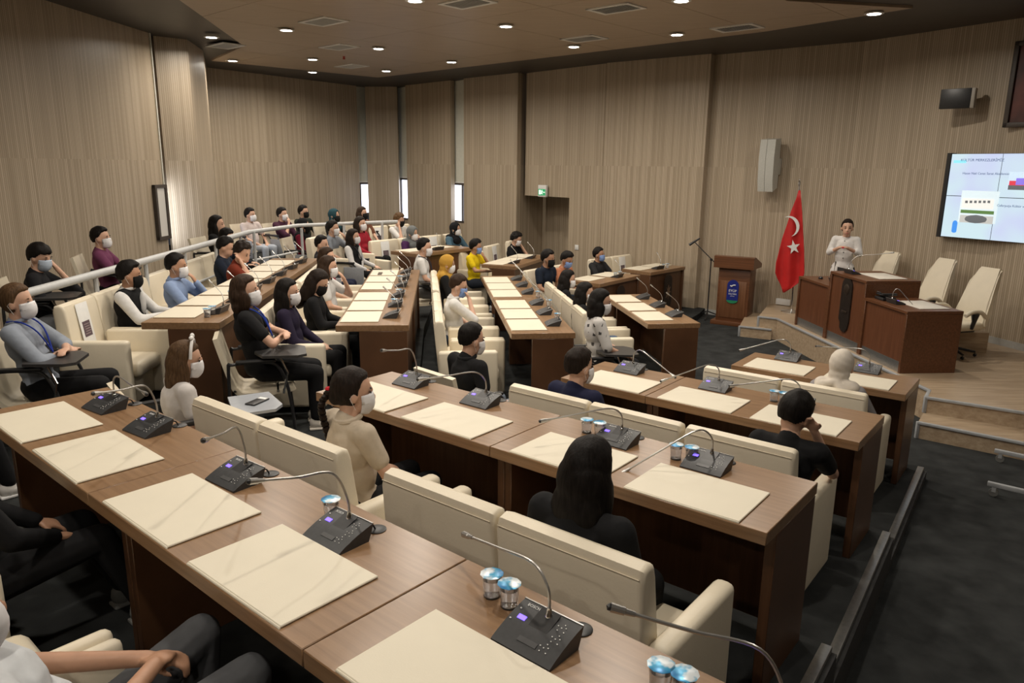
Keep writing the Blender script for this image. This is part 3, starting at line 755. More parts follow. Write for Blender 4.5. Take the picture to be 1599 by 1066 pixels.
t, L = stage_desk(0, .905, .72, .62, 'lower reddish-brown podium desk wing beside the flag')
tc_, L = stage_desk(.9, 1.80, .92, .70, 'tall reddish-brown centre podium desk bearing a dark emblem plaque')
t2, L = stage_desk(1.79, SL, .715, .66, 'lower reddish-brown podium desk wing carrying the telephone')
pl = []
for k in range(13): 
    a = PI*k/12; pl.append((.125*math.cos(a), .27+.125*math.sin(a)))
pl += [(-.125, -.16), (-.085, -.20), (-.08, -.27), (-.03, -.31), (.05, -.31), (.10, -.26), (.125, -.16)]
mb = MB(); A = [mb.bm.verts.new((x, .0, z)) for x, z in pl]; B = [mb.bm.verts.new((x, -.02, z)) for x, z in pl]
for k in range(len(pl)): mb.bm.faces.new((A[k], A[(k+1) % len(pl)], B[(k+1) % len(pl)], B[k]))
mb.bm.faces.new(A); mb.bm.faces.new(B[::-1])
M_EMB = pm('dark_bronze_emblem', (.03, .022, .018), .2, 30, .4, metal=.3)
em = mb.mesh('emblem_plaque', M_EMB, False)
e1 = link('emblem_plaque', em, tc_, (0, .027, .50))
MB().ell((0, -.022, .24), (.07, .008, .075), None, 2).build('raised_medallion', pm('bronze_relief', (.05, .035, .026), .2, 40, .35, metal=.4), e1)
MB().box((0, -.024, -.05), (.13, .01, .03), .004).build('raised_bar', MATS['bronze_relief'], e1)
# white pads, consoles, phone, laptop
M_SPAD = pm('pale_desk_pad', (.70, .66, .58), .04, 10, .5)
for x, h, dep in ((1.42, .92, .42), (2.32, .715, .40)):
    tag(MB().box((0, 0, .004), (.52, .36, .008), .003).build('desk_pad', M_SPAD, None, sp(x, dep, STAGE+h+.0005), SRZ), 'pale leather pad on the %s podium desk' % ('tall centre' if h > .8 else 'telephone'), 'desk pad')
mic(sp(1.16, .16, STAGE+.92), SRZ+PI, 'black microphone console with long neck on the tall centre podium desk', None, (1389, 395), False, True, .42, True)
mic(sp(.62, .25, STAGE+.72), SRZ+PI, 'black microphone console with slanting neck on the podium wing beside the flag', None, (1304, 414), False, True, .42, True)
t = mic(sp(2.20, .16, STAGE+.715), SRZ+PI, 'white-edged microphone console with bent neck beside the telephone', None, (1429, 480), False, True, .42, True)
mb = MB(); mb.box((0, 0, .02), (.19, .17, .035), .008, rot=None); mb.box((0, .02, .05), (.17, .12, .02), .006, rot=Matrix.Rotation(R(18), 3, 'X'))
ph = thing('desk_telephone', 'black desk telephone on the right podium wing next to the white console', 'telephone', sp(1.96, .17, STAGE+.715), SRZ+PI)
mb.build('phone_body', M_BLACK, ph)
MB().box((-.07, .0, .075), (.045, .19, .03), .012).build('handset', M_BLACK, ph)
MB().box((.04, .05, .075), (.08, .004, .05), rot=Matrix.Rotation(R(-50), 3, 'X')).build('display', pm('grey_lcd', (.12, .13, .14), .1, 20, .3), ph)
lp = thing('laptop', 'dark open laptop in front of the presenter in white', 'laptop', sp(.62, .46, STAGE+.72), SRZ+R(8))
MB().box((0, .0, .008), (.30, .21, .016), .004).build('keyboard_base', M_BLACK, lp)
MB().box((0, -.13, .10), (.30, .008, .20), .004, rot=Matrix.Rotation(R(-0), 3, 'X')).build('lid', M_BLACK, lp)
tag(MB().lathe([(.0001, 0), (.03, 0), (.032, .02), (.02, .035), (.0001, .035)], n=14).build('desk_bell', M_BLACK, None, sp(.30, .18, STAGE+.72)), 'small round black puck on the podium wing beside the flag', 'puck')

# high-backed swivel chairs
def swivel(loc, rz, label):
    t = thing('swivel_chair', label, 'chair', loc, rz, 'high-backed chairs on the stage')
    pr = [(-.20, .44), (-.24, .60), (-.28, .80), (-.38, 1.05), (-.46, 1.22), (-.49, 1.26), (-.53, 1.25), (-.52, 1.20), (-.44, 1.0), (-.35, .78), (-.31, .60), (-.28, .42)]
    bk = MB(); n = 7
    rows = []
    for i, (y, z) in enumerate(pr):
        rows.append((y, z))
    def wid(z): return .27 if z < .55 else .27-.05*min(1, (z-.55)/.5) if z < 1.1 else .205-.03*max(0, (z-1.18)/.08)
    A = [bk.bm.verts.new((-wid(z), y, z)) for y, z in rows]; B = [bk.bm.verts.new((wid(z), y, z)) for y, z in rows]
    k = len(rows)
    for i in range(k): bk.bm.faces.new((A[i], A[(i+1) % k], B[(i+1) % k], B[i]))
    bk.bm.faces.new(A[::-1]); bk.bm.faces.new(B)
    bmesh.ops.bevel(bk.bm, geom=[e for e in bk.bm.edges if len({v.co.x > 0 for v in e.verts}) == 1], offset=.025, segments=3, affect='EDGES')
    bk.build('backrest', M_CREAM, t)
    MB().box((0, .02, .46), (.54, .52, .12), .055, 3).build('seat', M_CREAM, t)
    MB().box((0, .0, .385), (.36, .34, .04), .01).build('seat_plate', M_BLACK, t)
    for s in (-1, 1):
        a = MB().tube(smoothpath([(s*.29, -.20, .60), (s*.30, -.10, .675), (s*.30, .05, .69), (s*.30, .17, .64)], 6), [.03]*19, 10).build('armrest', M_CREAM, t)
        MB().tube([(s*.27, .0, .44), (s*.295, -.0, .55), (s*.30, .0, .66)], [.025, .03, .055], 8).build('arm_support', M_BLACK, a)
    MB().lathe([(.0001, .09), (.03, .09), (.03, .22), (.022, .22), (.022, .38), (.0001, .38)], n=12).build('gas_column', M_BLACK, t)
    for k in range(5):
        a = 2*PI*k/5+.3
        l = MB().tube([(0, 0, .12), (.30*math.cos(a), .30*math.sin(a), .075)], [.024, .016], 8).build('base_leg', M_BLACK, t)
        MB().ell((.30*math.cos(a), .30*math.sin(a), .03), (.03, .03, .03), None, 1).build('castor', M_BLACK, l)
    return t
c3 = at(1492, 505, STAGE+.40); c3.z = STAGE; sn_ = Vector((-sd_.y, sd_.x, 0))
for k, off_, lab in ((0, 0, 'cream high-backed swivel chair behind the telephone desk, castors in view'),
                     (1, .06, 'cream high-backed swivel chair between two others, its armrest above the desk end'),
                     (1.9, -.22, 'cream high-backed swivel chair behind the tall centre desk, next to the presenter')):
    swivel(c3-sd_*(.93*k)+sn_*off_, SRZ+PI+R(12), lab).scale = (.86, .86, .86)

# ---- flag on its stand
fb = at(1236, 487, STAGE)
fl = thing('national_flag', 'red flag with white crescent and star hanging on a chrome pole stand', 'flag', fb, 0)
MB().lathe([(.0001, 0), (.17, 0), (.17, .012), (.05, .03), (.02, .05), (.0001, .05)], n=24).build('stand_base', M_CHROME, fl)
dist = math.hypot(fb.x, fb.y)
fx = Vector((fb.y, -fb.x, 0)).normalized(); fy = Vector((fb.x, fb.y, 0)).normalized()
def flagpt(u, v, dep=0):
    d = ray(u, v); k = (fb.x*fy.x+fb.y*fy.y)/(d.x*fy.x+d.y*fy.y)
    return Vector((d.x*k, d.y*k, CZ+d.z*k)) - fb + fy*dep
top_ = flagpt(1248, 290)
MB().tube([(0, 0, .03), top_], .014, 10).build('pole', M_CHROME, fl)
MB().ell(top_+Vector((0, 0, .03)), (.022, .022, .04), None, 2).ell(top_+Vector((0, 0, .085)), (.016, .016, .02), None, 1).build('finial', M_CHROME, fl)
outl = [(297, 1247, 1250), (310, 1243, 1251), (330, 1235, 1252.5), (350, 1229, 1253.5), (370, 1222, 1254.5), (390, 1217, 1255.5), (410, 1212, 1256), (425, 1211, 1256), (434, 1214, 1254), (442, 1218, 1246), (449, 1220.5, 1236), (456, 1222.5, 1225)]
def fdep(u, v):
    q = (u-1208)/50; amp = .05*min(1, (v-295)/80)
    return -.03 - amp*(.5+.5*math.sin(q*13+ (v-300)*.012)) 
mb = MB(); NX = 28; rows = []
for v, a, b in outl:
    rows.append([mb.bm.verts.new(flagpt(a+(b-a)*k/NX, v, fdep(a+(b-a)*k/NX, v))) for k in range(NX+1)])
for Ra, Rb in zip(rows, rows[1:]):
    for k in range(NX): mb.bm.faces.new((Ra[k], Ra[k+1], Rb[k+1], Rb[k]))
M_RED = pm('red_flag_satin', (.52, .012, .012), .08, 8, .55)
flg = mb.build('flag_cloth', M_RED, fl); sm = flg.modifiers.new('thick', 'SOLIDIFY'); sm.thickness = .006
star = []
for k in range(10):
    a = PI/2 + k*PI/5 + .15; r = 11.5 if k % 2 == 0 else 4.6; star.append((1239.5+r*math.cos(a)*.92, 385-r*math.sin(a)))
mb = MB(); vs = [mb.bm.verts.new(flagpt(u, v, -.10)) for u, v in star]; ce_ = mb.bm.verts.new(flagpt(1239.5, 385, -.10))
for k in range(10): mb.bm.faces.new((vs[k], vs[(k+1) % 10], ce_))
mb.build('star', M_PAPER, flg, smooth=False)
mb = MB(); P1 = []; P2 = []
for k in range(13):
    t_ = k/12; a = R(118)-R(196)*t_
    P1.append((1233+15.5*math.cos(a), 352.5-16*math.sin(a)*1.0)); th = 4.2*math.sin(PI*min(1, t_*1.0))+.15
    P2.append((1233+(15.5-th*1.2)*math.cos(a), 352.5-(16-th*1.2)*math.sin(a)))
va = [mb.bm.verts.new(flagpt(u, v, -.10)) for u, v in P1]; vb_ = [mb.bm.verts.new(flagpt(u, v, -.10)) for u, v in P2]
for k in range(12): mb.bm.faces.new((va[k], va[k+1], vb_[k+1], vb_[k]))
mb.build('crescent', M_PAPER, flg, smooth=False)

# ---- lectern
lb = at(1145, 505, 0); 
le = thing('lectern', 'brown wooden lectern with blue oval emblem standing by the wall', 'lectern', lb, R(-32))
MB().box((0, 0, .035), (.66, .48, .07), .006).build('plinth', M_STWOOD, le)
MB().box((0, .0, .52), (.52, .36, .90), .004).build('column', M_STWOOD, le)
MB().box((0, -.183, .44), (.44, .012, .62), .004).build('front_panel', wood('lectern_panel', (.13, .055, .024), (.19, .085, .04), .35, 26, 1.2), le)
MB().extr([(-.27, .97), (-.27, 1.16), (-.18, 1.17), (.25, 1.03), (.25, .97)], -.33, .33).build('sloped_top', M_STWOOD, le)
pl = []
for k in range(11): a = PI*k/10; pl.append((.095*math.cos(a), .12+.095*math.sin(a)))
for k in range(11): a = PI+PI*k/10; pl.append((.095*math.cos(a), -.13+.05*math.sin(a)))
def plate(pl, y0, y1, name, mat, par, loc):
    mb = MB(); A = [mb.bm.verts.new((x, y0, z)) for x, z in pl]; B = [mb.bm.verts.new((x, y1, z)) for x, z in pl]; n = len(pl)
    for k in range(n): mb.bm.faces.new((A[k], A[(k+1) % n], B[(k+1) % n], B[k]))
    mb.bm.faces.new(A); mb.bm.faces.new(B[::-1])
    return mb.build(name, mat, par, loc, 0, False)
M_BLUE = pm('emblem_blue', (.012, .022, .20), .1, 10, .4)
eb = plate(pl, 0, -.012, 'emblem_badge', M_BLUE, le, (0, -.19, .56))
plate([(x*.98, z) for x, z in pl if z < -.128] , -.0125, -.014, 'green_base', pm('emblem_green', (.02, .22, .10), .1, 10, .4), eb, (0, 0, .0))
for txt, z, s in (('EYÜP', .03, .058), ('SULTAN', -.022, .036), ('BELEDİYESİ', -.058, .014)):
    x = link('lettering', text_mesh(txt, s, M_PAPER), eb, (0, -.0135, z)); x.rotation_euler = (R(90), 0, 0)
MB().tube(smoothpath([(-.045, -.014, .12), (-.02, -.014, .105), (.0, -.014, .125), (.045, -.014, .13)], 5), [.004]+[.009]*14+[.003], 6).build('bird_mark', M_PAPER, eb)
# ---- microphone stand with boom
mb_ = at(1104, 496, 0)
ms = thing('microphone_stand', 'black boom microphone stand on a tripod base beside the lectern', 'microphone stand', mb_, R(-20))
MB().tube([(0, 0, .06), (0, 0, 1.02)], .011, 8).build('pole', M_BLACKMET, ms)
for k in range(3):
    a = 2*PI*k/3+.5; MB().tube([(0, 0, .12), (.28*math.cos(a), .28*math.sin(a), .012)], .010, 7).build('leg', M_BLACKMET, ms)
MB().ell((0, 0, 1.03), (.028, .028, .028), None, 1).build('boom_clutch', M_BLACKMET, ms)
MB().tube([(.12, 0, .93), (-.30, 0, 1.32)], .009, 7).build('boom', M_BLACKMET, ms)
MB().tube([(-.39, -.02, 1.27), (-.36, -.01, 1.29), (-.22, .02, 1.39)], [.026, .022, .014], 9).build('microphone', M_BLACK, ms)
# ---- wall speaker
wa, wb = P_['W9a'], P_['W9b']
sc_ = hit(1209, 258, wa, wb); wd = (Vector(wb)-Vector(wa)).normalized(); wn = Vector((wd.y, -wd.x)); wrz = math.atan2(wd.y, wd.x)
spk = thing('wall_speaker', 'pale grey curved column loudspeaker mounted high on the oak wall', 'loudspeaker', sc_ + Vector((wn.x, wn.y, 0))*.03, wrz)
mbs = MB().extr([(-.34, .40), (-.36, .1), (-.34, -.25), (-.30, -.42), (-.12, -.40), (-.12, .42)], -.11, .0).build('grille_half', pm('speaker_grey', (.50, .50, .46), .08, 90, .6), spk)
MB().extr([(-.34, .40), (-.36, .1), (-.34, -.25), (-.30, -.42), (-.12, -.36), (-.12, .42)], .006, .14).build('grille_half', MATS['speaker_grey'], spk)
MB().box((.07, -.06, -.02), (.12, .14, .26), .01).build('wall_bracket', MATS['speaker_grey'], spk)
# ---- video wall, monitor, portrait on the bent east wall
va_, vb2 = P_['W9b'], P_['W10b']
vd = (Vector(vb2)-Vector(va_)).normalized(); vn = Vector((vd.y, -vd.x)); vrz = math.atan2(vd.y, vd.x)
off = Vector((vn.x, vn.y))*.14
pa, pb = Vector(va_)+off, Vector(vb2)+off
TL, BL = hit(1487, 240, pa, pb), hit(1473, 369, pa, pb); TR = hit(1568, 235, pa, pb)
pwid = (Vector((TR.x, TR.y))-Vector((TL.x, TL.y))).length; ph_ = (TL.z-BL.z)/2
vw = thing('video_wall', 'bright video wall of joined screens showing a presentation slide', 'screen', (TL.x, TL.y, BL.z), vrz)
def slide_mat():
    m, nt, b, N, L = nodes('slide_glow')
    tc = N('ShaderNodeTexCoord'); nz = N('ShaderNodeTexNoise'); nz.inputs['Scale'].default_value = 1.1
    L(tc.outputs['Object'], nz.inputs['Vector'])
    cr = N('ShaderNodeValToRGB'); cr.color_ramp.elements[0].color = (.66, .84, .90, 1); cr.color_ramp.elements[1].color = (.62, .66, .93, 1)
    cr.color_ramp.elements[0].position = .45; cr.color_ramp.elements[1].position = .62
    L(nz.outputs[0], cr.inputs[0]); L(cr.outputs[0], b.inputs['Emission Color']); b.inputs['Emission Strength'].default_value = .95
    b.inputs['Base Color'].default_value = (.02, .02, .02, 1); b.inputs['Roughness'].default_value = .3
    return m
M_SLIDE = slide_mat()
NP = 3
for i in range(NP):
    for j in range(2):
        s = MB().box((i*pwid+pwid/2, .045, j*ph_+ph_/2), (pwid, .09, ph_)).build('screen_panel', M_BLACK, vw)
        MB().box((i*pwid+pwid/2, -.002, j*ph_+ph_/2), (pwid-.008, .004, ph_-.008)).build('display', M_SLIDE, s)
MB().box((-.03, .05, ph_), (.05, .13, ph_*2+.02)).build('side_bezel', M_BLACK, vw)
def sx(u, v):
    h = hit(u, v, pa, pb); return ((Vector((h.x, h.y))-Vector((TL.x, TL.y))).dot(vd), h.z-BL.z)
def flat(u0, v0, u1, v1, name, mat, dy=-.006):
    x0, z0 = sx(u0, v0); x1, z1 = sx(u1, v1)
    return MB().box(((x0+x1)/2, dy, (z0+z1)/2), (abs(x1-x0), .002, abs(z0-z1))).build(name, mat, vw)
def E(n, c, s=.8): return emit(n, c, s)
flat(1490, 250, 1509, 254.5, 'title_bar', E('slide_cyan', (.25, .70, .88)))
M_TX = E('slide_text', (.03, .07, .22), .5)
def slabel(txt, u, v, size):
    x, z = sx(u, v); o = link('slide_text', text_mesh(txt, size, M_TX), vw, (x, -.0065, z)); o.rotation_euler = (R(90), 0, 0)
slabel('KÜLTÜR MERKEZLERİMİZ', 1534, 250, .047); slabel('Hasan Nail Canat Sanat Akademisi', 1539, 271, .042); slabel('Caferpaşa Kültür ve Sanat', 1586, 322, .042)
flat(1503, 297, 1554, 350, 'slide_photo', E('photo_sky', (.62, .74, .80), .8))
flat(1504, 309, 1551, 327, 'photo_building', E('photo_white', (.75, .75, .72), .8), -.008)
for k in range(6): flat(1508+k*7, 313, 1511.5+k*7, 317, 'photo_window', E('photo_dark', (.12, .13, .14), .7), -.0095)
flat(1501, 327, 1552, 335, 'photo_lawn', E('photo_green', (.10, .20, .06), .7), -.0082)
flat(1500, 335, 1550, 350, 'photo_paving', E('photo_grey', (.50, .51, .50), .7), -.0082)
x, z = sx(1524, 342); o = MB().ell((x, -.010, z), (.15, .003, .055), None, 2).build('photo_fountain', MATS['photo_dark'], vw)
flat(1577, 268, 1606, 297, 'slide_photo', E('photo_sky2', (.55, .70, .85), .8)); flat(1577, 282, 1606, 290, 'photo_red', E('photo_red', (.65, .05, .08), .8), -.008)
flat(1588, 278, 1606, 289, 'photo_violet', E('photo_violet', (.25, .18, .75), .8), -.0095); flat(1575, 289, 1606, 297, 'photo_street', MATS['photo_dark'], -.008)
x, z = sx(1485, 354)
plate([(a*.35, b*.42) for a, b in pl], 0, -.002, 'slide_logo', E('slide_blue', (.05, .25, .75), .8), vw, (x+.05, -.006, z))
# small wall monitor
wc = hit(1512, 156, Vector(va_), Vector(vb2))
mo = thing('wall_monitor', 'small black monitor on a wall bracket above the video wall', 'monitor', wc + Vector((vn.x, vn.y, 0))*.30, vrz+R(14))
MB().box((0, 0, 0), (.36, .06, .25), .006).build('display_housing', M_BLACK, mo)
MB().box((.20, .03, 0), (.05, .10, .25), .006).build('side_cover', pm('beige_plastic', (.36, .33, .28), .05, 20, .5), mo)
MB().tube([(.1, .03, 0), (.14, .14, .0), (.12, .27, .0)], .018, 8).build('wall_arm', M_BLACK, mo)
# framed picture
fa, fb2 = Vector(P_['W10b']), Vector(P_['W11'])
x1 = hit(1583, 64, pa, pb); x2 = hit(1562, 199, pa, pb)
pf = thing('framed_picture', 'large dark framed red picture hanging above the video wall', 'picture', (x1.x-vn.x*.06, x1.y-vn.y*.06, x2.z), vrz)
hh = x1.z-x2.z
for (c, d) in (((.03, 0, hh/2), (.06, .05, hh)), ((.97, 0, hh/2), (.06, .05, hh)), ((.5, 0, .03), (1.0, .05, .06)), ((.5, 0, hh-.03), (1.0, .05, .06))): MB().box(c, d, .008).build('frame_bar', M_FRAME, pf)
MB().box((.5, .01, hh/2), (.92, .01, hh-.08)).build('canvas', pm('dark_red_painting', (.10, .022, .014), .8, 2.2, .5), pf)
# exit sign, light switch
ex = hit(851, 298, P_['W7a'], P_['W7b']); n7 = Vector((P_['W7b'][1]-P_['W7a'][1], P_['W7a'][0]-P_['W7b'][0])).normalized()
r7 = math.atan2(P_['W7b'][1]-P_['W7a'][1], P_['W7b'][0]-P_['W7a'][0])
es = thing('exit_sign', 'green and white exit sign box above the recessed doorway', 'exit sign', (ex.x+n7.x*.06, ex.y+n7.y*.06, ex.z), r7)
MB().box((0, 0, .0), (.24, .06, .24), .008).build('housing', M_WHITE, es)
MB().box((0, -.032, -.025), (.21, .004, .13)).build('green_panel', E('exit_green', (.03, .30, .12), .7), es)
x = MB().box((-.055, -.036, -.025), (.05, .003, .09)).build('door_mark', E('exit_white', (.8, .9, .85), .8), es)
MB().ell((.01, -.036, .012), (.012, .003, .012), None, 1).tube([(.01, -.036, .0), (.0, -.036, -.035)], .011, 6).tube([(.0, -.036, -.035), (.025, -.036, -.065)], .007, 6).tube([(.0, -.036, -.035), (-.022, -.036, -.06)], .007, 6).tube([(.01, -.036, -.008), (.035, -.036, -.02)], .006, 6).build('running_figure', MATS['exit_white'], es)
MB().box((.07, -.036, -.025), (.045, .003, .016)).build('arrow', MATS['exit_white'], es)
lsw = hit(901, 386, d1, P_['W7b'])
sw = thing('light_switch', 'small white square light switch on the oak wall by the doorway', 'switch', (lsw.x+n7.x*.008, lsw.y+n7.y*.008, lsw.z), r7)
MB().box((0, 0, 0), (.10, .014, .10), .004).build('plate', M_WHITE, sw); MB().box((0, -.009, 0), (.06, .006, .06), .003).build('rocker', M_WHITE, sw)
for px, lab in (((1224, 477), 'white floor socket box on the stage corner by the flag stand'),):
    q = hit(px[0], px[1], wa, wb); tag(MB().box((0, 0, 0), (.24, .05, .10), .006).build('socket_box', M_WHITE, None, (q.x+wn.x*.04, q.y+wn.y*.04, STAGE+.06), wrz), lab, 'socket')
# emblem plaques on the far desk fronts
sun = []
for k in range(16): a = 2*PI*k/16; r_ = .085 if k % 2 == 0 else .03; sun.append((r_*math.cos(a), r_*1.5*math.sin(a)))
for row, nm in ((C4b, 'dark emblem plaque with a pale sunburst on the desk front by the wall'), (C4a, 'dark emblem plaque with a pale sunburst on the desk front of the boy in salmon')):
    q = row.P(0, .442, row.fl+.38); t = thing('emblem_sign', nm, 'emblem', q, row.a+PI)
    l = link('emblem_plaque', em, t, (0, 0, 0)); l.scale = (.95, .5, .8)
    plate(sun, -.012, -.018, 'sunburst', pm('sunburst_bronze', (.16, .10, .06), .2, 30, .4), t, (0, 0, .02))
# rolling stand whose feet reach in from the right
r1, r2 = at(1553, 703, .10), at(1542, 754, .10); rd = (at(1599, 712.5, .10)-r1).normalized()
rs = thing('rolling_stand', 'grey metal rolling stand with castors on the dark carpet below the stage steps', 'stand', (r1.x, r1.y, 0), math.atan2(rd.y, rd.x))
rel = Matrix.Rotation(-math.atan2(rd.y, rd.x), 3, 'Z') @ (r2-r1)
for k, (ox, oy) in enumerate(((0, 0), (rel.x, rel.y))):
    f = MB().box((ox+.45, oy, .10), (.9, .035, .035), .004).build('foot_bar', M_GREYMET, rs)
    for x in (.05, .85):
        MB().tube([(ox+x, oy-.012, .035), (ox+x, oy+.012, .035)], .034, 14).build('castor', pm('grey_castor', (.16, .16, .15), .1, 20, .5), f)
        MB().box((ox+x, oy, .065), (.03, .03, .05)).build('castor_fork', M_GREYMET, f)
    MB().box((ox+.45, oy, .75), (.04, .035, 1.3), .004).build('upright', M_GREYMET, rs)
MB().box((.45+rel.x/2, rel.y/2, .5), (.03, abs(rel.y), .03)).build('cross_bar', M_GREYMET, rs)

# ---- gallery railing
rp = [at(33, 460, 1.6), at(344, 375, 1.6), at(390, 362, 1.6), at(465, 352, 1.6), at(620, 346, 1.6)]
rl = thing('gallery_railing', 'grey tubular handrail running along the raised gallery behind the back seats', 'railing', (rp[0].x, rp[0].y, FL[0]))
O = Vector((rp[0].x, rp[0].y, FL[0]))
path = [p-O for p in rp]
MB().tube(path[:3], .035, 12).build('handrail', M_RAIL, rl); MB().tube(path[2:], .03, 12).build('handrail', M_RAIL, rl)
lowp = [p-Vector((0, 0, .42)) for p in path]
MB().tube(lowp[:3], .016, 8).build('lower_rail', M_RAIL, rl); MB().tube(lowp[2:], .016, 8).build('lower_rail', M_RAIL, rl)
for a, b, n in ((path[0], path[2], 6), (path[2], path[4], 4)):
    for k in range(n):
        q = a.lerp(b, (k+.08)/(n-.5)); MB().tube([(q.x, q.y, 0), (q.x, q.y, q.z)], .022, 8).build('post', M_RAIL, rl)

# ================================================================== PEOPLE
REMESH = []
def rem(o, vox, smooth=6, fac=.5):
    m = o.modifiers.new('r', 'REMESH'); m.mode = 'VOXEL'; m.voxel_size = vox; m.use_smooth_shade = True
    s = o.modifiers.new('s', 'SMOOTH'); s.iterations = smooth; s.factor = fac
    REMESH.append(o)
ARMS = {  # elbow, wrist, finger direction, for the right side (x mirrored for the left); z is for a seated body
 'lap': ((.235, .06, .77), (.11, .25, .665), (-.35, .8, -.3)),
 'lap2': ((.24, .05, .76), (.07, .28, .665), (-.6, .7, -.2)),
 'desk': ((.245, .14, .80), (.14, .37, .80), (-.3, .95, 0)),
 'deskin': ((.25, .16, .80), (.04, .33, .81), (-.9, .4, 0)),
 'chin': ((.19, .26, .80), (.07, .165, 1.02), (-.3, -.4, .85)),
 'temple': ((.19, .31, .79), (.105, .135, 1.09), (-.25, -.5, .85)),
 'mouth': ((.20, .25, .82), (.055, .19, 1.05), (-.5, -.4, .75)),
 'crossed': ((.245, .10, .82), (-.06, .215, .845), (-.95, .0, .12)),
 'crossed2': ((.245, .10, .80), (-.05, .195, .80), (-.95, .1, .15)),
 'rest': ((.26, .0, .76), (.25, .24, .68), (0, .95, -.2)),
 'down': ((.23, -.05, .76), (.20, .10, .60), (0, .6, -.7)),
 'phone': ((.23, .08, .78), (.07, .28, .76), (-.5, .75, .3)),
 'clasp': ((.24, .02, .80), (.06, .30, .72), (-.55, .8, -.1)),
 'front': ((.22, .02, .80), (.055, .20, .90), (-.7, .55, .25)),
}
def hand(mb, w, d, up, sd, s=1.0, curl=.5):
    d = Vector(d).normalized(); w = Vector(w); up = Vector(up); up = (up-d*up.dot(d)).normalized(); x = d.cross(up)*sd
    mat = Matrix((x, d, up)).transposed()
    mb.ell(w+d*.045*s, (.040*s, .052*s, .018*s), mat)
    for k, (ox, ln) in enumerate(((-.028, .062), (-.0095, .072), (.0095, .068), (.027, .052))):
        b = w+d*.082*s+x*ox*s; k1 = b+(d*math.cos(curl*.7)-up*math.sin(curl*.7))*ln*.55*s
        k2 = k1+(d*math.cos(curl*1.9)-up*math.sin(curl*1.9))*ln*.5*s
        mb.limb([b-d*.02*s, b, k1, k2], [.0092*s, .0092*s, .0084*s, .0072*s], 8)
    b = w+d*.025*s-x*.032*s; t1 = b+(d*.72-x*.62-up*.25)*.036*s; t2 = t1+(d*.93-x*.1-up*.3)*.03*s
    mb.limb([b, t1, t2], [.0125*s, .0105*s, .0085*s], 8)
CAP = {}
def lerpt(tab, x):
    if x <= tab[0][0]: return tab[0][1]
    for (a, va), (b, vb) in zip(tab, tab[1:]):
        if x <= b: return va+(vb-va)*(x-a)/(b-a)
    return tab[-1][1]
ZL = {'short': [(-.5, -.72), (-.25, -.5), (-.1, -.25), (.2, -.12), (.4, .2), (.55, .50), (1, .60)],
      'fringe': [(-.5, -.72), (-.25, -.5), (-.1, -.3), (.25, -.2), (.45, .1), (.6, .22), (1, .25)],
      'crop': [(-.5, -.66), (-.25, -.42), (-.1, -.2), (.2, -.08), (.38, .25), (.5, .52), (1, .64)],
      'long': [(-.1, -1.2), (.15, -.9), (.3, -.1), (.5, .42), (1, .58)]}
ZL['quiff'] = ZL['curly'] = ZL['short']
def hair_cap(style, seed):
    bm = bmesh.new(); bmesh.ops.create_uvsphere(bm, u_segments=48, v_segments=32, radius=1)
    rn = random.Random(seed); ph = [rn.uniform(0, 6) for _ in range(6)]
    for v in bm.verts:
        d = v.co.normalized(); x, y, z = d
        if style == 'hijab':
            f_ = max((.55-y)*3, (abs(x)/.60)**2+((z+.06)/.62)**2-1)
            k = .80 if f_ < -.12 else 1.12 if f_ > .12 else .80+.32*(f_+.12)/.24
            k += .015*math.sin(14*z+5*x+ph[0])
        else:
            zl = lerpt(ZL.get(style, ZL['long']), y) + .03*math.sin(11*x+ph[3])
            e_ = (z-zl)/.07
            e_ = max(0, min(1, .5+e_*.5))
            amp = .075 if style == 'curly' else .022
            rr = 1.10 + amp*math.sin(9*x+ph[0])*math.sin(8*y+ph[1]) + amp*.7*math.sin(17*z+ph[2]+4*x)*math.cos(6*y+ph[4])
            if style in ('short', 'fringe'): rr += .05*max(0, z)+.015
            if style == 'crop': rr += .07*max(0, z)-.035*(z < .3)
            if style == 'curly': rr += .12
            if style == 'quiff': rr += .10*max(0, z)+.16*max(0, z)*max(0, y+.1)
            k = .80+(rr-.80)*e_
        v.co = Vector((x*.077*k, y*.097*k-.010, z*.097*k+.028))
    return bm
HS = 1.09
LASTP = {}
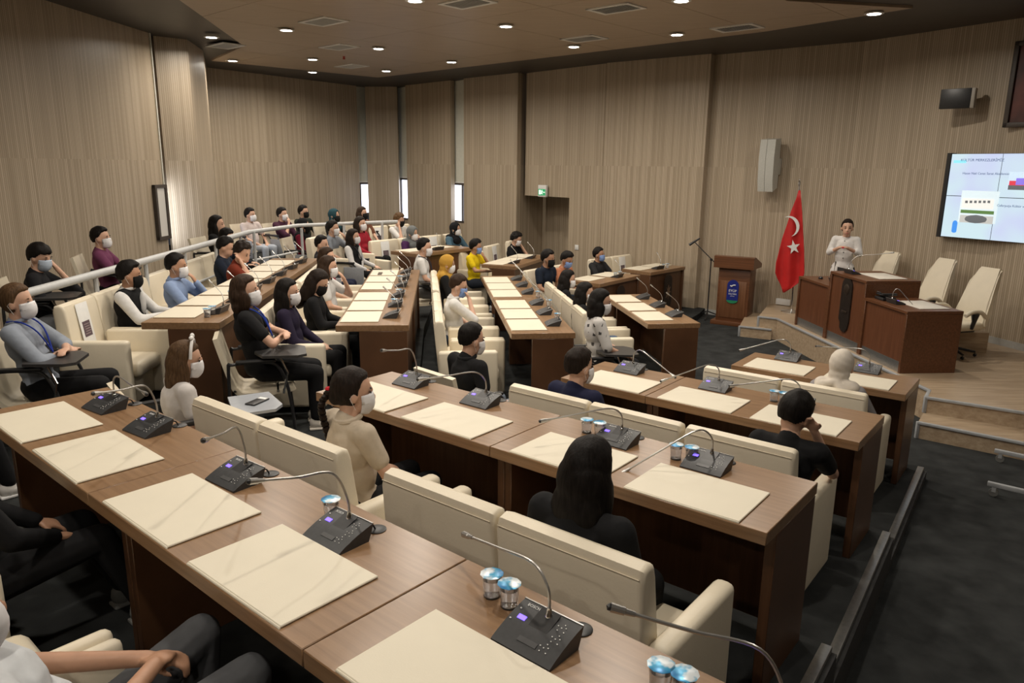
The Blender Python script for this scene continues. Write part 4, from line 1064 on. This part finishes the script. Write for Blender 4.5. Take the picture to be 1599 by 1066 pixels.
def person(label, head, floor, rz, top, bottom=(.02, .02, .024), hair=('short', HB), mask=(.80, .80, .80), arms=('lap', 'lap'), sleeve='short',
           lean=-.06, hy=0., hp=0., hr=0., hz=1.20, skin=0, vox=.016, shoe=(.6, .6, .58), stand=False, lanyard=None, scarf=None, knee=0., sc=.93, legs=True,
           vest=None, torso=True, pos=None, feet=0., kz=.50, ky=.43, eyes=True, custom=None, hcurl=.5, xlegs=False, seat='arm', row=None):
    if row is not None:
        s_, z_ = onrow(row, head[0], head[1], -.45); sc = max(.92, min(1.0, (z_-floor)/1.105)); pos = row.P(s_, -.45, floor); rz = row.a
    if seat == 'tab' and not stand: sc = .98
    M_S = M_SKIN[skin]
    dz = .36 if stand else (-.01 if seat == 'tab' else -.09)
    rl_ = Matrix.Rotation(-lean, 3, 'X'); piv = Vector((0, -.02, .56+dz))
    def U(p): p = Vector(p)+Vector((0, 0, dz)); return piv + rl_ @ (p-piv)
    neck0, neck1 = U((0, -.035, 1.04)), U((0, -.02, 1.12))
    hc = U((0, .005, 1.195))
    HM = Matrix.Rotation(hy, 3, 'Z') @ Matrix.Rotation(-hp-lean*.3, 3, 'X') @ Matrix.Rotation(hr, 3, 'Y')
    def Hd(p): return hc + HM @ (Vector(p)*HS)
    if pos is None:
        q = at(head[0], head[1], floor+hc.z*sc) - Matrix.Rotation(rz, 3, 'Z') @ Vector((hc.x*sc, hc.y*sc, 0)); q.z = floor
    else: q = Vector(pos)
    LASTP['loc'] = q + Matrix.Rotation(rz, 3, 'Z') @ Vector((0, .0, 0))
    b = MB()
    # head
    def he(c, r): b.ell(Hd(c), Vector(r)*HS, HM, 3)
    he((0, -.010, .028), (.074, .094, .092)); he((0, .030, -.045), (.056, .062, .070)); he((0, .048, -.085), (.034, .034, .026))
    he((0, .094, -.028), (.013, .018, .022)); he((0, .086, .003), (.010, .014, .03)); he((0, .083, -.068), (.024, .010, .008))
    for s in (-1, 1): he((s*.077, -.004, -.012), (.011, .020, .032))
    b.limb([neck0, neck1, Hd((0, -.015, -.05))], [.062, .053, .055])
    sh = .170*(.93 if hair[0] in ('long', 'hijab', 'braid', 'bob') else .9 if stand else 1.)
    S = {s: U((s*sh, -.03, 1.005)) for s in (-1, 1)}
    b.ell(U((0, -.03, .90)), (.13, .085, .15)); b.ell(U((0, -.01, .72)), (.12, .085, .15)); b.ell((0, 0, .56+dz), (.13, .10, .10))
    b.limb([S[-1], S[1]], [.05, .05])
    jt = {}
    for s, pz in zip((-1, 1), arms):
        e, w_, d = ARMS[pz] if isinstance(pz, str) else pz
        e, w_, d = [Vector((v[0]*s, v[1], v[2])) for v in (e, w_, d)]
        e.z += dz; w_.z += dz
        jt[s] = (S[s], e, w_, d)
        b.limb([S[s], e, w_], [.047, .037, .026])
        hand(b, w_, d, (0, 0, 1) if abs(d.normalized().z) < .75 else (0, 1, .2), s, 1.0, hcurl)
    if stand:
        HK = {s: [(s*.085, 0, .90), (s*.09, .01, .48), (s*.09, -.02, .09)] for s in (-1, 1)}
    else:
        HK = {s: [(s*.095, .02, .55+dz), (s*(.11+knee), ky, kz), (s*(.11+knee), .42+feet, .10)] for s in (-1, 1)}
        if xlegs: HK[1] = [(.095, .02, .47), (.0, .43, .58), (-.10, .58, .24)]
    if legs:
        for s in (-1, 1): b.limb(HK[s], [.075, .05, .036])
    o = b.build('person', M_S, None, q, rz); o.scale = (sc, sc, sc); rem(o, vox, 4)
    tag(o, label, 'person')
    # clothes
    mt = top if not isinstance(top, tuple) else cloth(top)
    c = MB(); g = .017
    c.ell(U((0, -.03, .90)), (.158+g*.3, .105+g, .165)); c.ell(U((0, -.005, .74)), (.145, .108+g*.5, .16)); c.ell((0, 0, .585+dz), (.165, .13, .105))
    c.limb([S[-1]+Vector((0, 0, -.005)), S[1]+Vector((0, 0, -.005))], [.066, .066]); c.limb([neck0+Vector((0, -.01, -.03)), neck0+Vector((0, -.01, .018))], [.085, .062])
    for s in (-1, 1):
        a0, e, w_, d = jt[s]
        if sleeve == 'short': m_ = a0.lerp(e, .62); c.limb([a0, m_], [.068, .058])
        elif sleeve == 'elbow': m_ = a0.lerp(e, .98); c.limb([a0, m_], [.068, .056])
        elif sleeve == 'roll': m_ = e.lerp(w_, .35); c.limb([a0, e, m_], [.066, .053, .047])
        elif sleeve == 'long': c.limb([a0, e, w_.lerp(e, .04)], [.066, .052, .038])
    if stand: c.ell((0, 0, .86), (.19, .155, .22))
    so = c.build('shirt', mt, o); rem(so, vox, 5)
    if any(k_ in label for k_ in ('beige shirt', 'polo', 'white shirt', 'pale blue shirt', 'grey shirt')):
        ring = []
        for k_ in range(19):
            a_ = R(-70)-R(320)*k_/18+R(180)+R(20); ring.append(U((.070*math.cos(a_+PI/2-R(110)+R(20)), -.035+.066*math.sin(a_+PI/2-R(110)+R(20)), 1.062+.012*math.sin(a_))))
        MB().tube(ring, [.008]+[.016]*17+[.008], 8).build('collar', mt, so)
    if vest is not None:
        c = MB(); c.ell(U((0, -.03, .90)), (.178, .132, .17)); c.ell(U((0, -.005, .74)), (.168, .138, .17)); c.limb([S[-1]*.9+S[1]*.1, S[1]*.9+S[-1]*.1], [.078, .078])
        v_ = c.build('vest', cloth(vest), o); rem(v_, vox, 4)
        MB().ell(U((0, .105, .93)), (.028, .03, .12), rl_).build('shirt_front', mt, v_)
    if legs:
        c = MB(); c.ell((0, -.005, .57+dz), (.168, .135, .11))
        for s in (-1, 1):
            k = [Vector(p) for p in HK[s]]; c.limb([k[0], k[1], k[2]+Vector((0, 0, .02))], [.098, .068, .053])
        to = c.build('trousers', cloth(bottom), o); rem(to, vox, 4)
        for s in (-1, 1):
            a = Vector(HK[s][2]); mb = MB(); mb.ell(a+Vector((0, .07, -.052)), (.046, .125, .048)); mb.ell(a+Vector((0, -.01, -.04)), (.043, .055, .06))
            bmesh.ops.bisect_plane(mb.bm, geom=mb.bm.verts[:]+mb.bm.edges[:]+mb.bm.faces[:], plane_co=(0, 0, a.z-.085), plane_no=(0, 0, -1), clear_outer=True)
            sh_ = mb.build('shoe', cloth(shoe), o)
            MB().box(a+Vector((0, .06, -.088)), (.085, .25, .02), .009).build('sole', cloth(tuple(min(.8, x_*1.2+.02) for x_ in shoe)), sh_)
    # hair
    st, hcx = hair
    hm = hairm(hcx) if st != 'hijab' else cloth(hcx)
    bm = hair_cap(st if st in ('short', 'crop', 'hijab', 'curly', 'fringe', 'quiff') else 'long', hash(label) % 999)
    hb = MB(); hb.bm.free(); hb.bm = bm
    bmesh.ops.transform(bm, matrix=Matrix.Translation(hc) @ HM.to_4x4() @ Matrix.Scale(HS, 4), verts=bm.verts)
    if st == 'long' or st == 'longback':
        for (cc, r_) in (((0, -.055, -.03), (.098, .075, .12)), ((0, -.07, -.13), (.110, .060, .12)), ((0, -.07, -.22), (.122, .048, .11))): hb.ell(Hd(cc), Vector(r_)*HS, HM)
        for s in (-1, 1): hb.ell(Hd((s*.078, -.015, -.09)), (.028, .055, .13), HM)
    if st == 'bob':
        for (cc, r_) in (((0, -.055, -.03), (.098, .075, .11)), ((0, -.06, -.10), (.10, .06, .08))): hb.ell(Hd(cc), Vector(r_)*HS, HM)
        for s in (-1, 1): hb.ell(Hd((s*.078, .0, -.06)), (.026, .055, .09), HM)
    if st == 'braid':
        hb.ell(Hd((0, -.09, -.01)), (.055, .04, .06), HM)
    if st == 'bun': hb.ell(Hd((0, -.115, .03)), (.05, .045, .05), HM)
    if st == 'hijab':
        for (cc, r_) in (((0, -.035, -.055), (.078, .07, .075)), ((0, -.03, -.115), (.072, .066, .06))): hb.ell(Hd(cc), Vector(r_)*HS, HM)
        hb.ell(Hd((0, -.085, -.105)), (.035, .03, .03), HM); hb.limb([Hd((0, -.09, -.11)), U((.07, -.125, 1.0)), U((.10, -.12, .90))], [.03, .042, .03]); hb.limb([Hd((0, -.09, -.11)), U((-.12, -.10, 1.03))], [.03, .045])
        hb.limb([U((-.12, -.06, 1.045)), U((.12, -.06, 1.045))], [.06, .06]); hb.ell(U((0, .06, .98)), (.11, .07, .085)); hb.ell(U((0, .0, 1.04)), (.105, .09, .05))
    ho = hb.build('headscarf' if st == 'hijab' else 'hair', hm, o)
    if st in ('long', 'longback', 'bob', 'hijab', 'braid', 'bun'): rem(ho, min(vox, .012), 3 if st == 'hijab' else 2)
    if st == 'braid':
        br = [Hd((-.01, -.12, .005)), Hd((-.02, -.155, -.06)), Hd((-.03, -.15, -.13)), Hd((-.05, -.135, -.20)), Hd((-.07, -.12, -.27))]
        pts = smoothpath(br, 4); mb = MB()
        for k, p_ in enumerate(pts): mb.ell(p_+HM @ Vector((.008*(-1)**k, 0, 0)), (.026-.0006*k, .024, .021), HM, 1)
        mb.build('braid', hm, o)
        MB().lathe([(.016, -.010), (.023, 0), (.016, .010)], n=14).build('hair_tie', cloth((.5, .02, .03)), o, Hd((-.01, -.118, .02)))
    # eyes, brows
    if eyes:
        for s in (-1, 1):
            MB().ell(Hd((s*.031, .0815, .004)), (.0125, .006, .0075), HM, 2).build('eye', pm('eye_dark', (.025, .016, .012), .2, 40, .2), o)
            MB().ell(Hd((s*.032, .083, .026)), (.019, .006, .0042), HM, 1).build('eyebrow', hairm(HD if st == 'hijab' else hcx), o)
        if not mask: MB().ell(Hd((0, .0905, -.068)), (.022, .005, .0065), HM, 2).build('lips', pm('lips', (.42, .12, .11), .08, 30, .4), o)
    if mask:
        mb = MB(); NA, NZ = 16, 8; g_ = []
        for j in range(NZ+1):
            tz = j/NZ; z = .006-.116*tz; row = []
            wx = lerpt([(0, .90), (.35, 1.0), (.7, .93), (1, .70)], tz); wy = lerpt([(0, .90), (.25, 1.0), (.55, 1.03), (.8, .93), (1, .70)], tz)
            for i in range(NA+1):
                a = R(-84+168*i/NA); sx_, cx_ = math.sin(a), math.cos(a)
                xx = .0645*wx*math.copysign(abs(sx_)**.85, sx_); yy = .012+.092*wy*abs(cx_)**.62
                zz = z + (.014 if tz < .5 else -.010)*-(1-cx_)*.9*(1 if tz < .5 else 1)
                row.append(mb.bm.verts.new(Hd((xx, yy, zz))))
            g_.append(row)
        for j in range(NZ):
            for i in range(NA): mb.bm.faces.new((g_[j][i], g_[j][i+1], g_[j+1][i+1], g_[j+1][i]))
        mo_ = mb.build('face_mask', cloth(mask), o); mo_.modifiers.new('t', 'SOLIDIFY').thickness = .0025
        for s in (-1, 1):
            MB().tube([Hd((s*.074, .014, -.012)), Hd((s*.083, -.005, .012)), Hd((s*.086, -.024, -.008)), Hd((s*.078, .004, -.07))], .0011, 5).build('ear_loop', M_PAPER, mo_)
    if lanyard:
        fz = U((0, .135, .80))
        mb = MB()
        for s in (-1, 1): mb.tube(smoothpath([U((s*.06, -.08, 1.075)), U((s*.085, .02, 1.06)), U((s*.06, .098, .97)), fz], 4), .006, 5)
        ly = mb.build('lanyard', cloth(lanyard), o); MB().box(fz+Vector((0, .012, -.05)), (.07, .004, .09)).build('badge', M_PAPER, ly)
    if custom: custom(o, U, Hd, HM, jt, hb)
    return o
GA, GB, GC = R(-38.5), R(-84), R(-126)
NAVY, BLACKC, WHITEC = (.012, .015, .035), (.009, .009, .010), (.66, .65, .63)
MB_, MW, MK = (.22, .33, .62), (.76, .75, .76), (.012, .012, .012)
JEANS = (.06, .10, .17)

# ---- middle block, row with the black vest, and its end seat
tc1 = at(30, 470, FL[1]+1.2)
person('woman in grey shirt with blue lanyard, arms crossed on a tablet chair', (28, 472), FL[1], R(-78), (.26, .29, .34), BLACKC, ('bun', HLB), MW, ('crossed', 'crossed2'), 'roll', -.14, R(-6), .0, lanyard=(.02, .04, .28), shoe=BLACKC, vox=.013, seat='arm', sc=.97)
tablet_chair(LASTP['loc'], R(-78), 'cream shell tablet chair under the woman in the grey shirt', 1)
person('man in black leather jacket resting his head on his hand behind the handrail', (62, 402), FL[0], R(-70), (.012, .012, .014), (.30, .32, .35), ('fringe', HB), (.45, .52, .62), ('temple', 'lap'), 'roll', .05, R(-25), .25, vox=.014, seat='arm')
tablet_chair(LASTP['loc'], R(-70), 'cream shell tablet chair under the man in the leather jacket')
person('young man in purple T-shirt seated against the oak wall', (158, 372), FL[0], R(-72), (.16, .045, .10), BLACKC, ('short', HB), MW, ('crossed', 'crossed2'), 'short', -.08, R(-15), seat='arm')
tablet_chair(LASTP['loc'], R(-72), 'cream shell tablet chair under the purple T-shirt')
person('man in black vest over white shirt and black mask at the desk', (203, 430), FL[1], GB, WHITEC, (.05, .09, .16), ('quiff', HB), MK, ('desk', 'deskin'), 'long', .02, R(10), .02, vest=(.010, .010, .011), skin=1)
person('man in pale blue shirt with white mask leaning on his elbow', (276, 416), FL[1], GB, (.24, .32, .50), NAVY, ('crop', HB), MW, ('chin', 'deskin'), 'long', .0, R(5), .05, skin=1)
person('dark-haired boy in navy, face half hidden behind the maroon sweater', (354, 371), FL[1], GB, (.012, .018, .03), NAVY, ('short', HB), None, ('desk', 'desk'), 'long', .1, R(-10), .25)
person('second dark-haired boy in navy, looking down beside the maroon sweater', (352, 386), FL[1], GB, (.014, .02, .035), NAVY, ('short', HB), None, ('desk', 'desk'), 'long', .05, R(0), .3)
person('curly-haired girl in maroon sweater leaning her forehead on her hand', (379, 395), FL[1], GB, (.16, .028, .014), BLACKC, ('curly', HD), None, ('desk', 'temple'), 'roll', .22, R(-25), .3)
person('person in black behind the handrail next to the striped T-shirt', (339, 350), FL[0], GB, BLACKC, BLACKC, ('longback', HB), None, ('lap', 'lap'), 'long', 0, 0)
tablet_chair(LASTP['loc'], R(-95), 'cream shell tablet chair under the person in black by the handrail', 1, True)
person('person in black headscarf and maroon coat behind the black-jacketed girl', (474, 353), FL[1], R(-95), (.13, .006, .02), BLACKC, ('hijab', (.006, .006, .007)), MK, ('rest', 'lap'), 'long', 0, R(10))
tablet_chair(LASTP['loc'], R(-95), 'cream shell tablet chair under the maroon coat', 1, True)
# ---- phone girl's row
def phone(o, U, Hd, HM, jt, hb):
    pass
person('girl in black T-shirt with blue lanyard and arms crossed on a tablet chair', (384, 455), FL[2], R(-72), (.011, .011, .012), BLACKC, ('bob', HBR), MW, ('crossed', 'crossed2'), 'short', -.13, R(-14), -.04, lanyard=(.03, .07, .42), shoe=(.62, .58, .52), vox=.012, seat='tab')
tablet_chair(LASTP['loc'], R(-72), 'cream shell tablet chair under the girl in the black T-shirt', 1)
person('girl in dark violet sweater with long black hair at the desk end', (450, 457), FL[2], GB, (.018, .013, .032), BLACKC, ('long', HB), MW, ('lap', 'lap2'), 'long', -.04, R(-6), .02, vox=.013)
pg = person('girl in black leather jacket looking down at her phone', (497, 441), FL[2], GB, BLACKC, BLACKC, ('long', HD), MK, ('phone', 'phone'), 'long', .05, R(-12), .45)
person('girl in white T-shirt and jeans holding her hand to her mouth', (513, 417), FL[2], GB, WHITEC, (.20, .27, .38), ('long', HBR), MW, ('mouth', 'lap2'), 'short', .03, R(-4), .05)
person('girl in red top with white overshirt behind the white T-shirt', (511, 402), FL[2], GB, (.28, .02, .04), (.2, .26, .36), ('long', HBR), MW, ('lap', 'lap'), 'short', 0, R(-15), 0)
person('dark-haired man at the far end of the phone girl\'s row', (503, 382), FL[2], GB, (.03, .03, .035), NAVY, ('crop', HB), None, ('lap', 'lap'), 'long', 0, R(-20))
tablet_chair(LASTP['loc'], GB, 'cream shell tablet chair under the dark-haired man ending the phone girl\'s row', 1, True)
person('girl in black jacket and white top with lanyard, legs crossed', (552, 370), FL[2], R(-105), (.62, .61, .60), BLACKC, ('long', HD), MW, ('rest', 'lap'), 'long', -.03, R(10), vest=(.010, .010, .011), lanyard=(.05, .05, .06))
tablet_chair(LASTP['loc'], R(-105), 'cream shell tablet chair under the girl with crossed legs', 1, True)
person('boy in grey holding his hand over his mask in the rear row', (520, 357), FL[1], R(-100), (.20, .22, .25), NAVY, ('short', HB), MW, ('mouth', 'lap'), 'short', 0, R(5))
armchair(LASTP['loc'], R(-100), 'cream armchair under the boy in grey holding his mask', None, .615, (2, 2))
person('girl in red top with white mask by the handrail', (563, 350), FL[1], R(-110), (.33, .02, .035), BLACKC, ('long', HD), MW, ('lap', 'lap'), 'long', sc=.945)
armchair(LASTP['loc'], R(-110), 'cream armchair under the girl in red by the handrail', None, .615, (2, 2))
# ---- gallery against the far wall
for lab, px, top, hr_, mk, am, bt in (('boy in red-striped white T-shirt on the gallery', (391, 336), (.60, .52, .50), ('short', HB), MW, ('lap', 'lap'), (.42, .46, .52)),
        ('boy in dark purple shirt holding his chin on the gallery', (441, 335), (.06, .02, .04), ('short', HB), MW, ('lap', 'mouth'), (.30, .33, .38)),
        ('boy in dark green shirt with black mask on the gallery', (474, 331), (.02, .025, .018), ('short', HB), MK, ('lap', 'lap'), BLACKC),
        ('woman in teal headscarf on the gallery', (522, 337), BLACKC, ('hijab', (.02, .06, .075)), MK, ('lap', 'lap'), BLACKC),
        ('woman in brown jacket with black mask at the gallery corner', (566, 333), (.18, .075, .045), ('long', HBR), MK, ('lap', 'lap'), BLACKC)):
    person(lab, px, FL[0], R(-118), top, bt, hr_, mk, am, 'short' if 'striped' in lab else 'elbow', -.05, R(12), vox=.018, sc=.9)
    tablet_chair(LASTP['loc'], R(-118), 'cream shell tablet chair under the ' + lab.split(' on ')[0].split(' at ')[0], 1, True)
# ---- far block
person('curly fair-haired boy in white T-shirt shading his face', (622, 352), FL[1], GC, WHITEC, NAVY, ('curly', (.10, .055, .025)), MK, ('lap', 'temple'), 'short', .05, R(20), .2, row=C1)
person('woman in purple top and grey headscarf, hand raised to her face', (640, 371), FL[2], R(-110), (.06, .018, .075), NAVY, ('hijab', (.15, .16, .16)), MW, ('temple', 'desk'), 'long', .1, R(10), .1, row=C2)
person('woman in denim jacket and black headscarf', (709, 369), FL[2], R(-112), (.06, .115, .16), NAVY, ('hijab', (.008, .008, .01)), MW, ('desk', 'desk'), 'long', .05, R(15), row=C2)
person('boy in bright yellow T-shirt with blue mask and hand on chin', (740, 387), FL[3], R(-118), (.72, .52, .01), (.02, .025, .035), ('quiff', HB), MB_, ('chin', 'desk'), 'short', .05, R(15), .1, skin=1, row=C3)
person('boy in black T-shirt covering his face with his hand', (799, 389), FL[3], R(-118), BLACKC, NAVY, ('curly', HB), MW, ('temple', 'desk'), 'short', .15, R(10), .3, row=C3)
person('boy in navy T-shirt with black mask', (853, 399), FL[4], R(-105), (.012, .018, .032), BLACKC, ('short', HB), MK, ('lap', 'lap'), 'short', .05, R(10), .1, skin=1, row=C4a)
person('boy in salmon T-shirt looking down', (877, 404), FL[4], R(-92), (.48, .19, .10), (.05, .07, .1), ('quiff', HB), MB_, ('lap', 'desk'), 'short', .15, R(0), .35, skin=1, row=C4a)
person('boy in dark grey T-shirt with blue mask at the emblem desk', (937, 400), FL[4], R(-120), (.022, .022, .024), NAVY, ('short', HB), MB_, ('desk', 'deskin'), 'short', -.05, R(15), skin=1, row=C4b)
# ---- mustard headscarf row
person('boy in white T-shirt with lanyard at the end of the mustard headscarf row', (663, 387), FL[3], R(-88), WHITEC, (.12, .12, .12), ('crop', HB), MW, ('rest', 'lap'), 'short', .05, R(-5), lanyard=(.03, .03, .04), seat='tab')
tablet_chair(LASTP['loc'], R(-88), 'cream shell tablet chair under the boy in the white T-shirt')
person('woman in mustard yellow headscarf and black dress', (699, 413), FL[3], GB, BLACKC, BLACKC, ('hijab', (.46, .26, .045)), MW, ('lap', 'lap'), 'long', .05, R(-5), .1)
person('man in white shirt and jeans covering his mouth with his hand', (716, 447), FL[3], GB, WHITEC, JEANS, ('crop', HBR), MB_, ('lap', 'mouth'), 'elbow', .10, R(-8), .2, vox=.012, shoe=BLACKC)
# ---- patterned blouse row
person('girl with black hair in the row of the patterned blouse, turned away', (887, 436), FL[4], GB, BLACKC, JEANS, ('long', HB), MW, ('lap', 'lap'), 'short', .08, R(-5), .1)
person('girl in black with long hair between two others', (914, 457), FL[4], GB, BLACKC, (.10, .15, .24), ('long', HB), MW, ('lap', 'lap'), 'short', .08, R(-15), .1)
def spotted():
    m, nt, b, N, L = nodes('white_blouse_dark_squares')
    tc = N('ShaderNodeTexCoord'); mp = N('ShaderNodeMapping'); mp.inputs['Scale'].default_value = (13, 13, 13); mp.inputs['Rotation'].default_value = (.3, .4, .5); L(tc.outputs['Object'], mp.inputs[0])
    v = N('ShaderNodeTexVoronoi'); v.distance = 'CHEBYCHEV'; v.inputs['Scale'].default_value = 1; v.inputs['Randomness'].default_value = .25; L(mp.outputs[0], v.inputs['Vector'])
    cr = N('ShaderNodeValToRGB'); cr.color_ramp.interpolation = 'CONSTANT'; cr.color_ramp.elements[0].color = (.06, .055, .055, 1); cr.color_ramp.elements[1].position = .20; cr.color_ramp.elements[1].color = (.55, .53, .51, 1)
    L(v.outputs['Distance'], cr.inputs[0]); L(cr.outputs[0], b.inputs['Base Color']); b.inputs['Roughness'].default_value = .8
    return m
person('girl in white blouse patterned with dark squares', (938, 472), FL[4], GB, spotted(), BLACKC, ('bob', HB), MW, ('lap', 'lap'), 'elbow', .03, R(-12), .1, vox=.012, seat='tab')
tablet_chair(LASTP['loc'], GB, 'cream shell tablet chair with raised black tablet under the patterned blouse', 1)
# ---- near block
def bow(o, U, Hd, HM, jt, hb):
    pts = [Hd((s_*.088*math.cos(a), .035+.0*a, .028+.112*math.sin(a))) for s_, a in [(1, R(k*15)) for k in range(0, 13)]]
    h = MB().tube(pts, .011, 7).build('headband', cloth((.7, .68, .66)), o)
    MB().ell(Hd((.02, .03, .15)), (.03, .016, .016), HM, 2).ell(Hd((-.02, .03, .155)), (.026, .016, .022), HM, 2).build('bow', cloth((.7, .68, .66)), h)
person('girl in white top with long light-brown hair and white bow headband', (291, 562), FL[2], R(-52), (.58, .55, .53), BLACKC, ('longback', HLB), MW, ('crossed', 'lap'), 'short', .14, R(-22), .05, custom=bow, vox=.012, sc=.88, seat='arm')
tablet_chair(LASTP['loc'], R(-52), 'cream shell tablet chair under the girl with the bow headband', 1, True)
person('girl in beige shirt with a dark braid and white mask', (552, 612), FL[2], R(-48), (.52, .44, .34), BLACKC, ('braid', HD), MW, ('lap', 'lap'), 'short', .0, R(-26), .02, vox=.010)
person('long-haired woman in black seen from behind', (922, 735), FL[2], R(-38), BLACKC, BLACKC, ('longback', HB), None, ('lap', 'lap'), 'short', .14, R(-6), .0, vox=.010, eyes=False, sc=.96)
person('boy in black polo shirt with white mask seen from behind', (737, 531), FL[3], R(-50), (.010, .010, .011), (.16, .19, .23), ('crop', HB), MW, ('lap', 'rest'), 'short', .08, R(-12), .05, vox=.011, seat='arm')
tablet_chair(LASTP['loc'], R(-45), 'cream shell tablet chair under the boy in the black polo shirt', 1, True)
person('dark-haired boy in navy shirt with white mask between armchair and desk', (905, 573), FL[3], R(-44), (.012, .014, .04), NAVY, ('crop', HD), MW, ('lap', 'lap'), 'short', .05, R(-14), .05, vox=.011, hz=1.1)
person('boy in black T-shirt propping his head on his hand at the desk', (1241, 646), FL[3], GA, BLACKC, BLACKC, ('short', HB), None, ('desk', 'temple'), 'short', .12, R(-8), .25, hr=R(10), vox=.010)
person('woman in cream headscarf and grey top', (1314, 572), FL[4], GA, (.27, .255, .26), NAVY, ('hijab', (.64, .58, .50)), None, ('lap', 'desk'), 'long', .08, R(0), .1, vox=.010, eyes=False)
# ---- men in the closest row: only arms and legs are in the picture
person('man in white T-shirt and grey jeans with clasped hands beside the nearest desk', None, FL[1], A1.a, (.58, .60, .62), (.09, .092, .098), ('short', HB), MW, (((.27, -.06, .80), (.05, .24, .765), (-.62, .78, -.12)), ((.27, -.06, .82), (.045, .22, .80), (-.7, .7, -.25))), 'short', -.38, 0, 0, vox=.008, pos=A1.P(.59, -.60, FL[1]), skin=1, hcurl=.75, knee=.05, kz=.60, ky=.46)
person('person in black trousers with hand on lap beside the man with clasped hands', None, FL[1], A1.a, BLACKC, (.014, .014, .015), ('short', HB), MW, ('lap', 'lap'), 'long', -.1, 0, 0, vox=.009, pos=A1.P(-.75, -.47, FL[1]), skin=1, feet=.16, shoe=(.20, .20, .19))
person('person in dark trousers with crossed ankles and white sneakers under the desk end', None, FL[1], A1.a, BLACKC, BLACKC, ('short', HB), MW, ('lap', 'lap'), 'long', -.1, 0, 0, vox=.010, pos=A1.P(A1.st(at(22, 748, FL[1]+.05))[0]+.05, A1.st(at(22, 748, FL[1]+.05))[1]-.55, FL[1]), feet=.10, shoe=(.74, .72, .69))
# ---- presenter
def clicker(o, U, Hd, HM, jt, hb):
    w_ = jt[-1][2]
    MB().box(w_+Vector((.05, .09, .01)), (.03, .10, .02), .006).build('red_phone', cloth((.55, .02, .04)), o)
    for k in range(4): MB().ell(U((0, .14-.004*k, 1.0-.09*k)), (.010, .006, .010), None, 1).build('button', M_BLACK, o)
pp = at(1323, 356, STAGE+1.42); pp.z = STAGE
person('woman presenter in white cardigan standing behind the podium desk', None, STAGE, R(150), (.66, .64, .62), BLACKC, ('bun', HD), None, ('front', 'front'), 'roll', hy=R(10), hp=.02, pos=pp, stand=True, custom=clicker, vox=.011, sc=.915, lean=0)

q = at(397, 629, FL[2]+.66)
tb = thing('folding_tablet', 'grey folding writing tablet beside the empty armchairs, a phone lying on it', 'tablet', q, R(-60))
MB().prism([(-.19, -.13), (.13, -.15), (.2, -.08), (.2, .09), (.12, .15), (-.19, .13)], -.012, .006).build('writing_board', pm('grey_tablet_top', (.30, .32, .35), .05, 20, .35), tb)
MB().tube([(-.15, 0, -.01), (-.16, 0, -.2), (-.17, .02, -.66)], .012, 8).build('support_tube', M_CHROME, tb)
p3 = thing('mobile_phone', 'black phone lying on the grey folding tablet', 'phone', q+Vector((.02, .0, .0065)), R(-20))
MB().box((0, 0, .005), (.075, .15, .009), .004).build('phone_body', M_BLACK, p3); MB().box((0, .055, .0102), (.06, .03, .001)).build('screen_glare', M_PAPER, p3)
# phone in the girl's hands, phone on the spare tablet
q = pg.matrix_basis @ Vector((0, .37, .80))
ph2 = thing('smartphone', 'smartphone held in both hands by the girl in the leather jacket', 'phone', q, GB)
MB().box((0, 0, 0), (.075, .15, .009), .004, rot=Matrix.Rotation(R(35), 3, 'X')).build('phone_body', M_BLACK, ph2)

# ---- fuse the modelled volumes into single skins
bpy.context.view_layer.update()
dg = bpy.context.evaluated_depsgraph_get()
new = [(o, bpy.data.meshes.new_from_object(o.evaluated_get(dg), depsgraph=dg)) for o in REMESH]
for o, me in new:
    mats = [m_ for m_ in o.data.materials]
    o.modifiers.clear(); o.data = me
    if not me.materials:
        for m_ in mats: me.materials.append(m_)
    me.polygons.foreach_set('use_smooth', [True]*len(me.polygons))
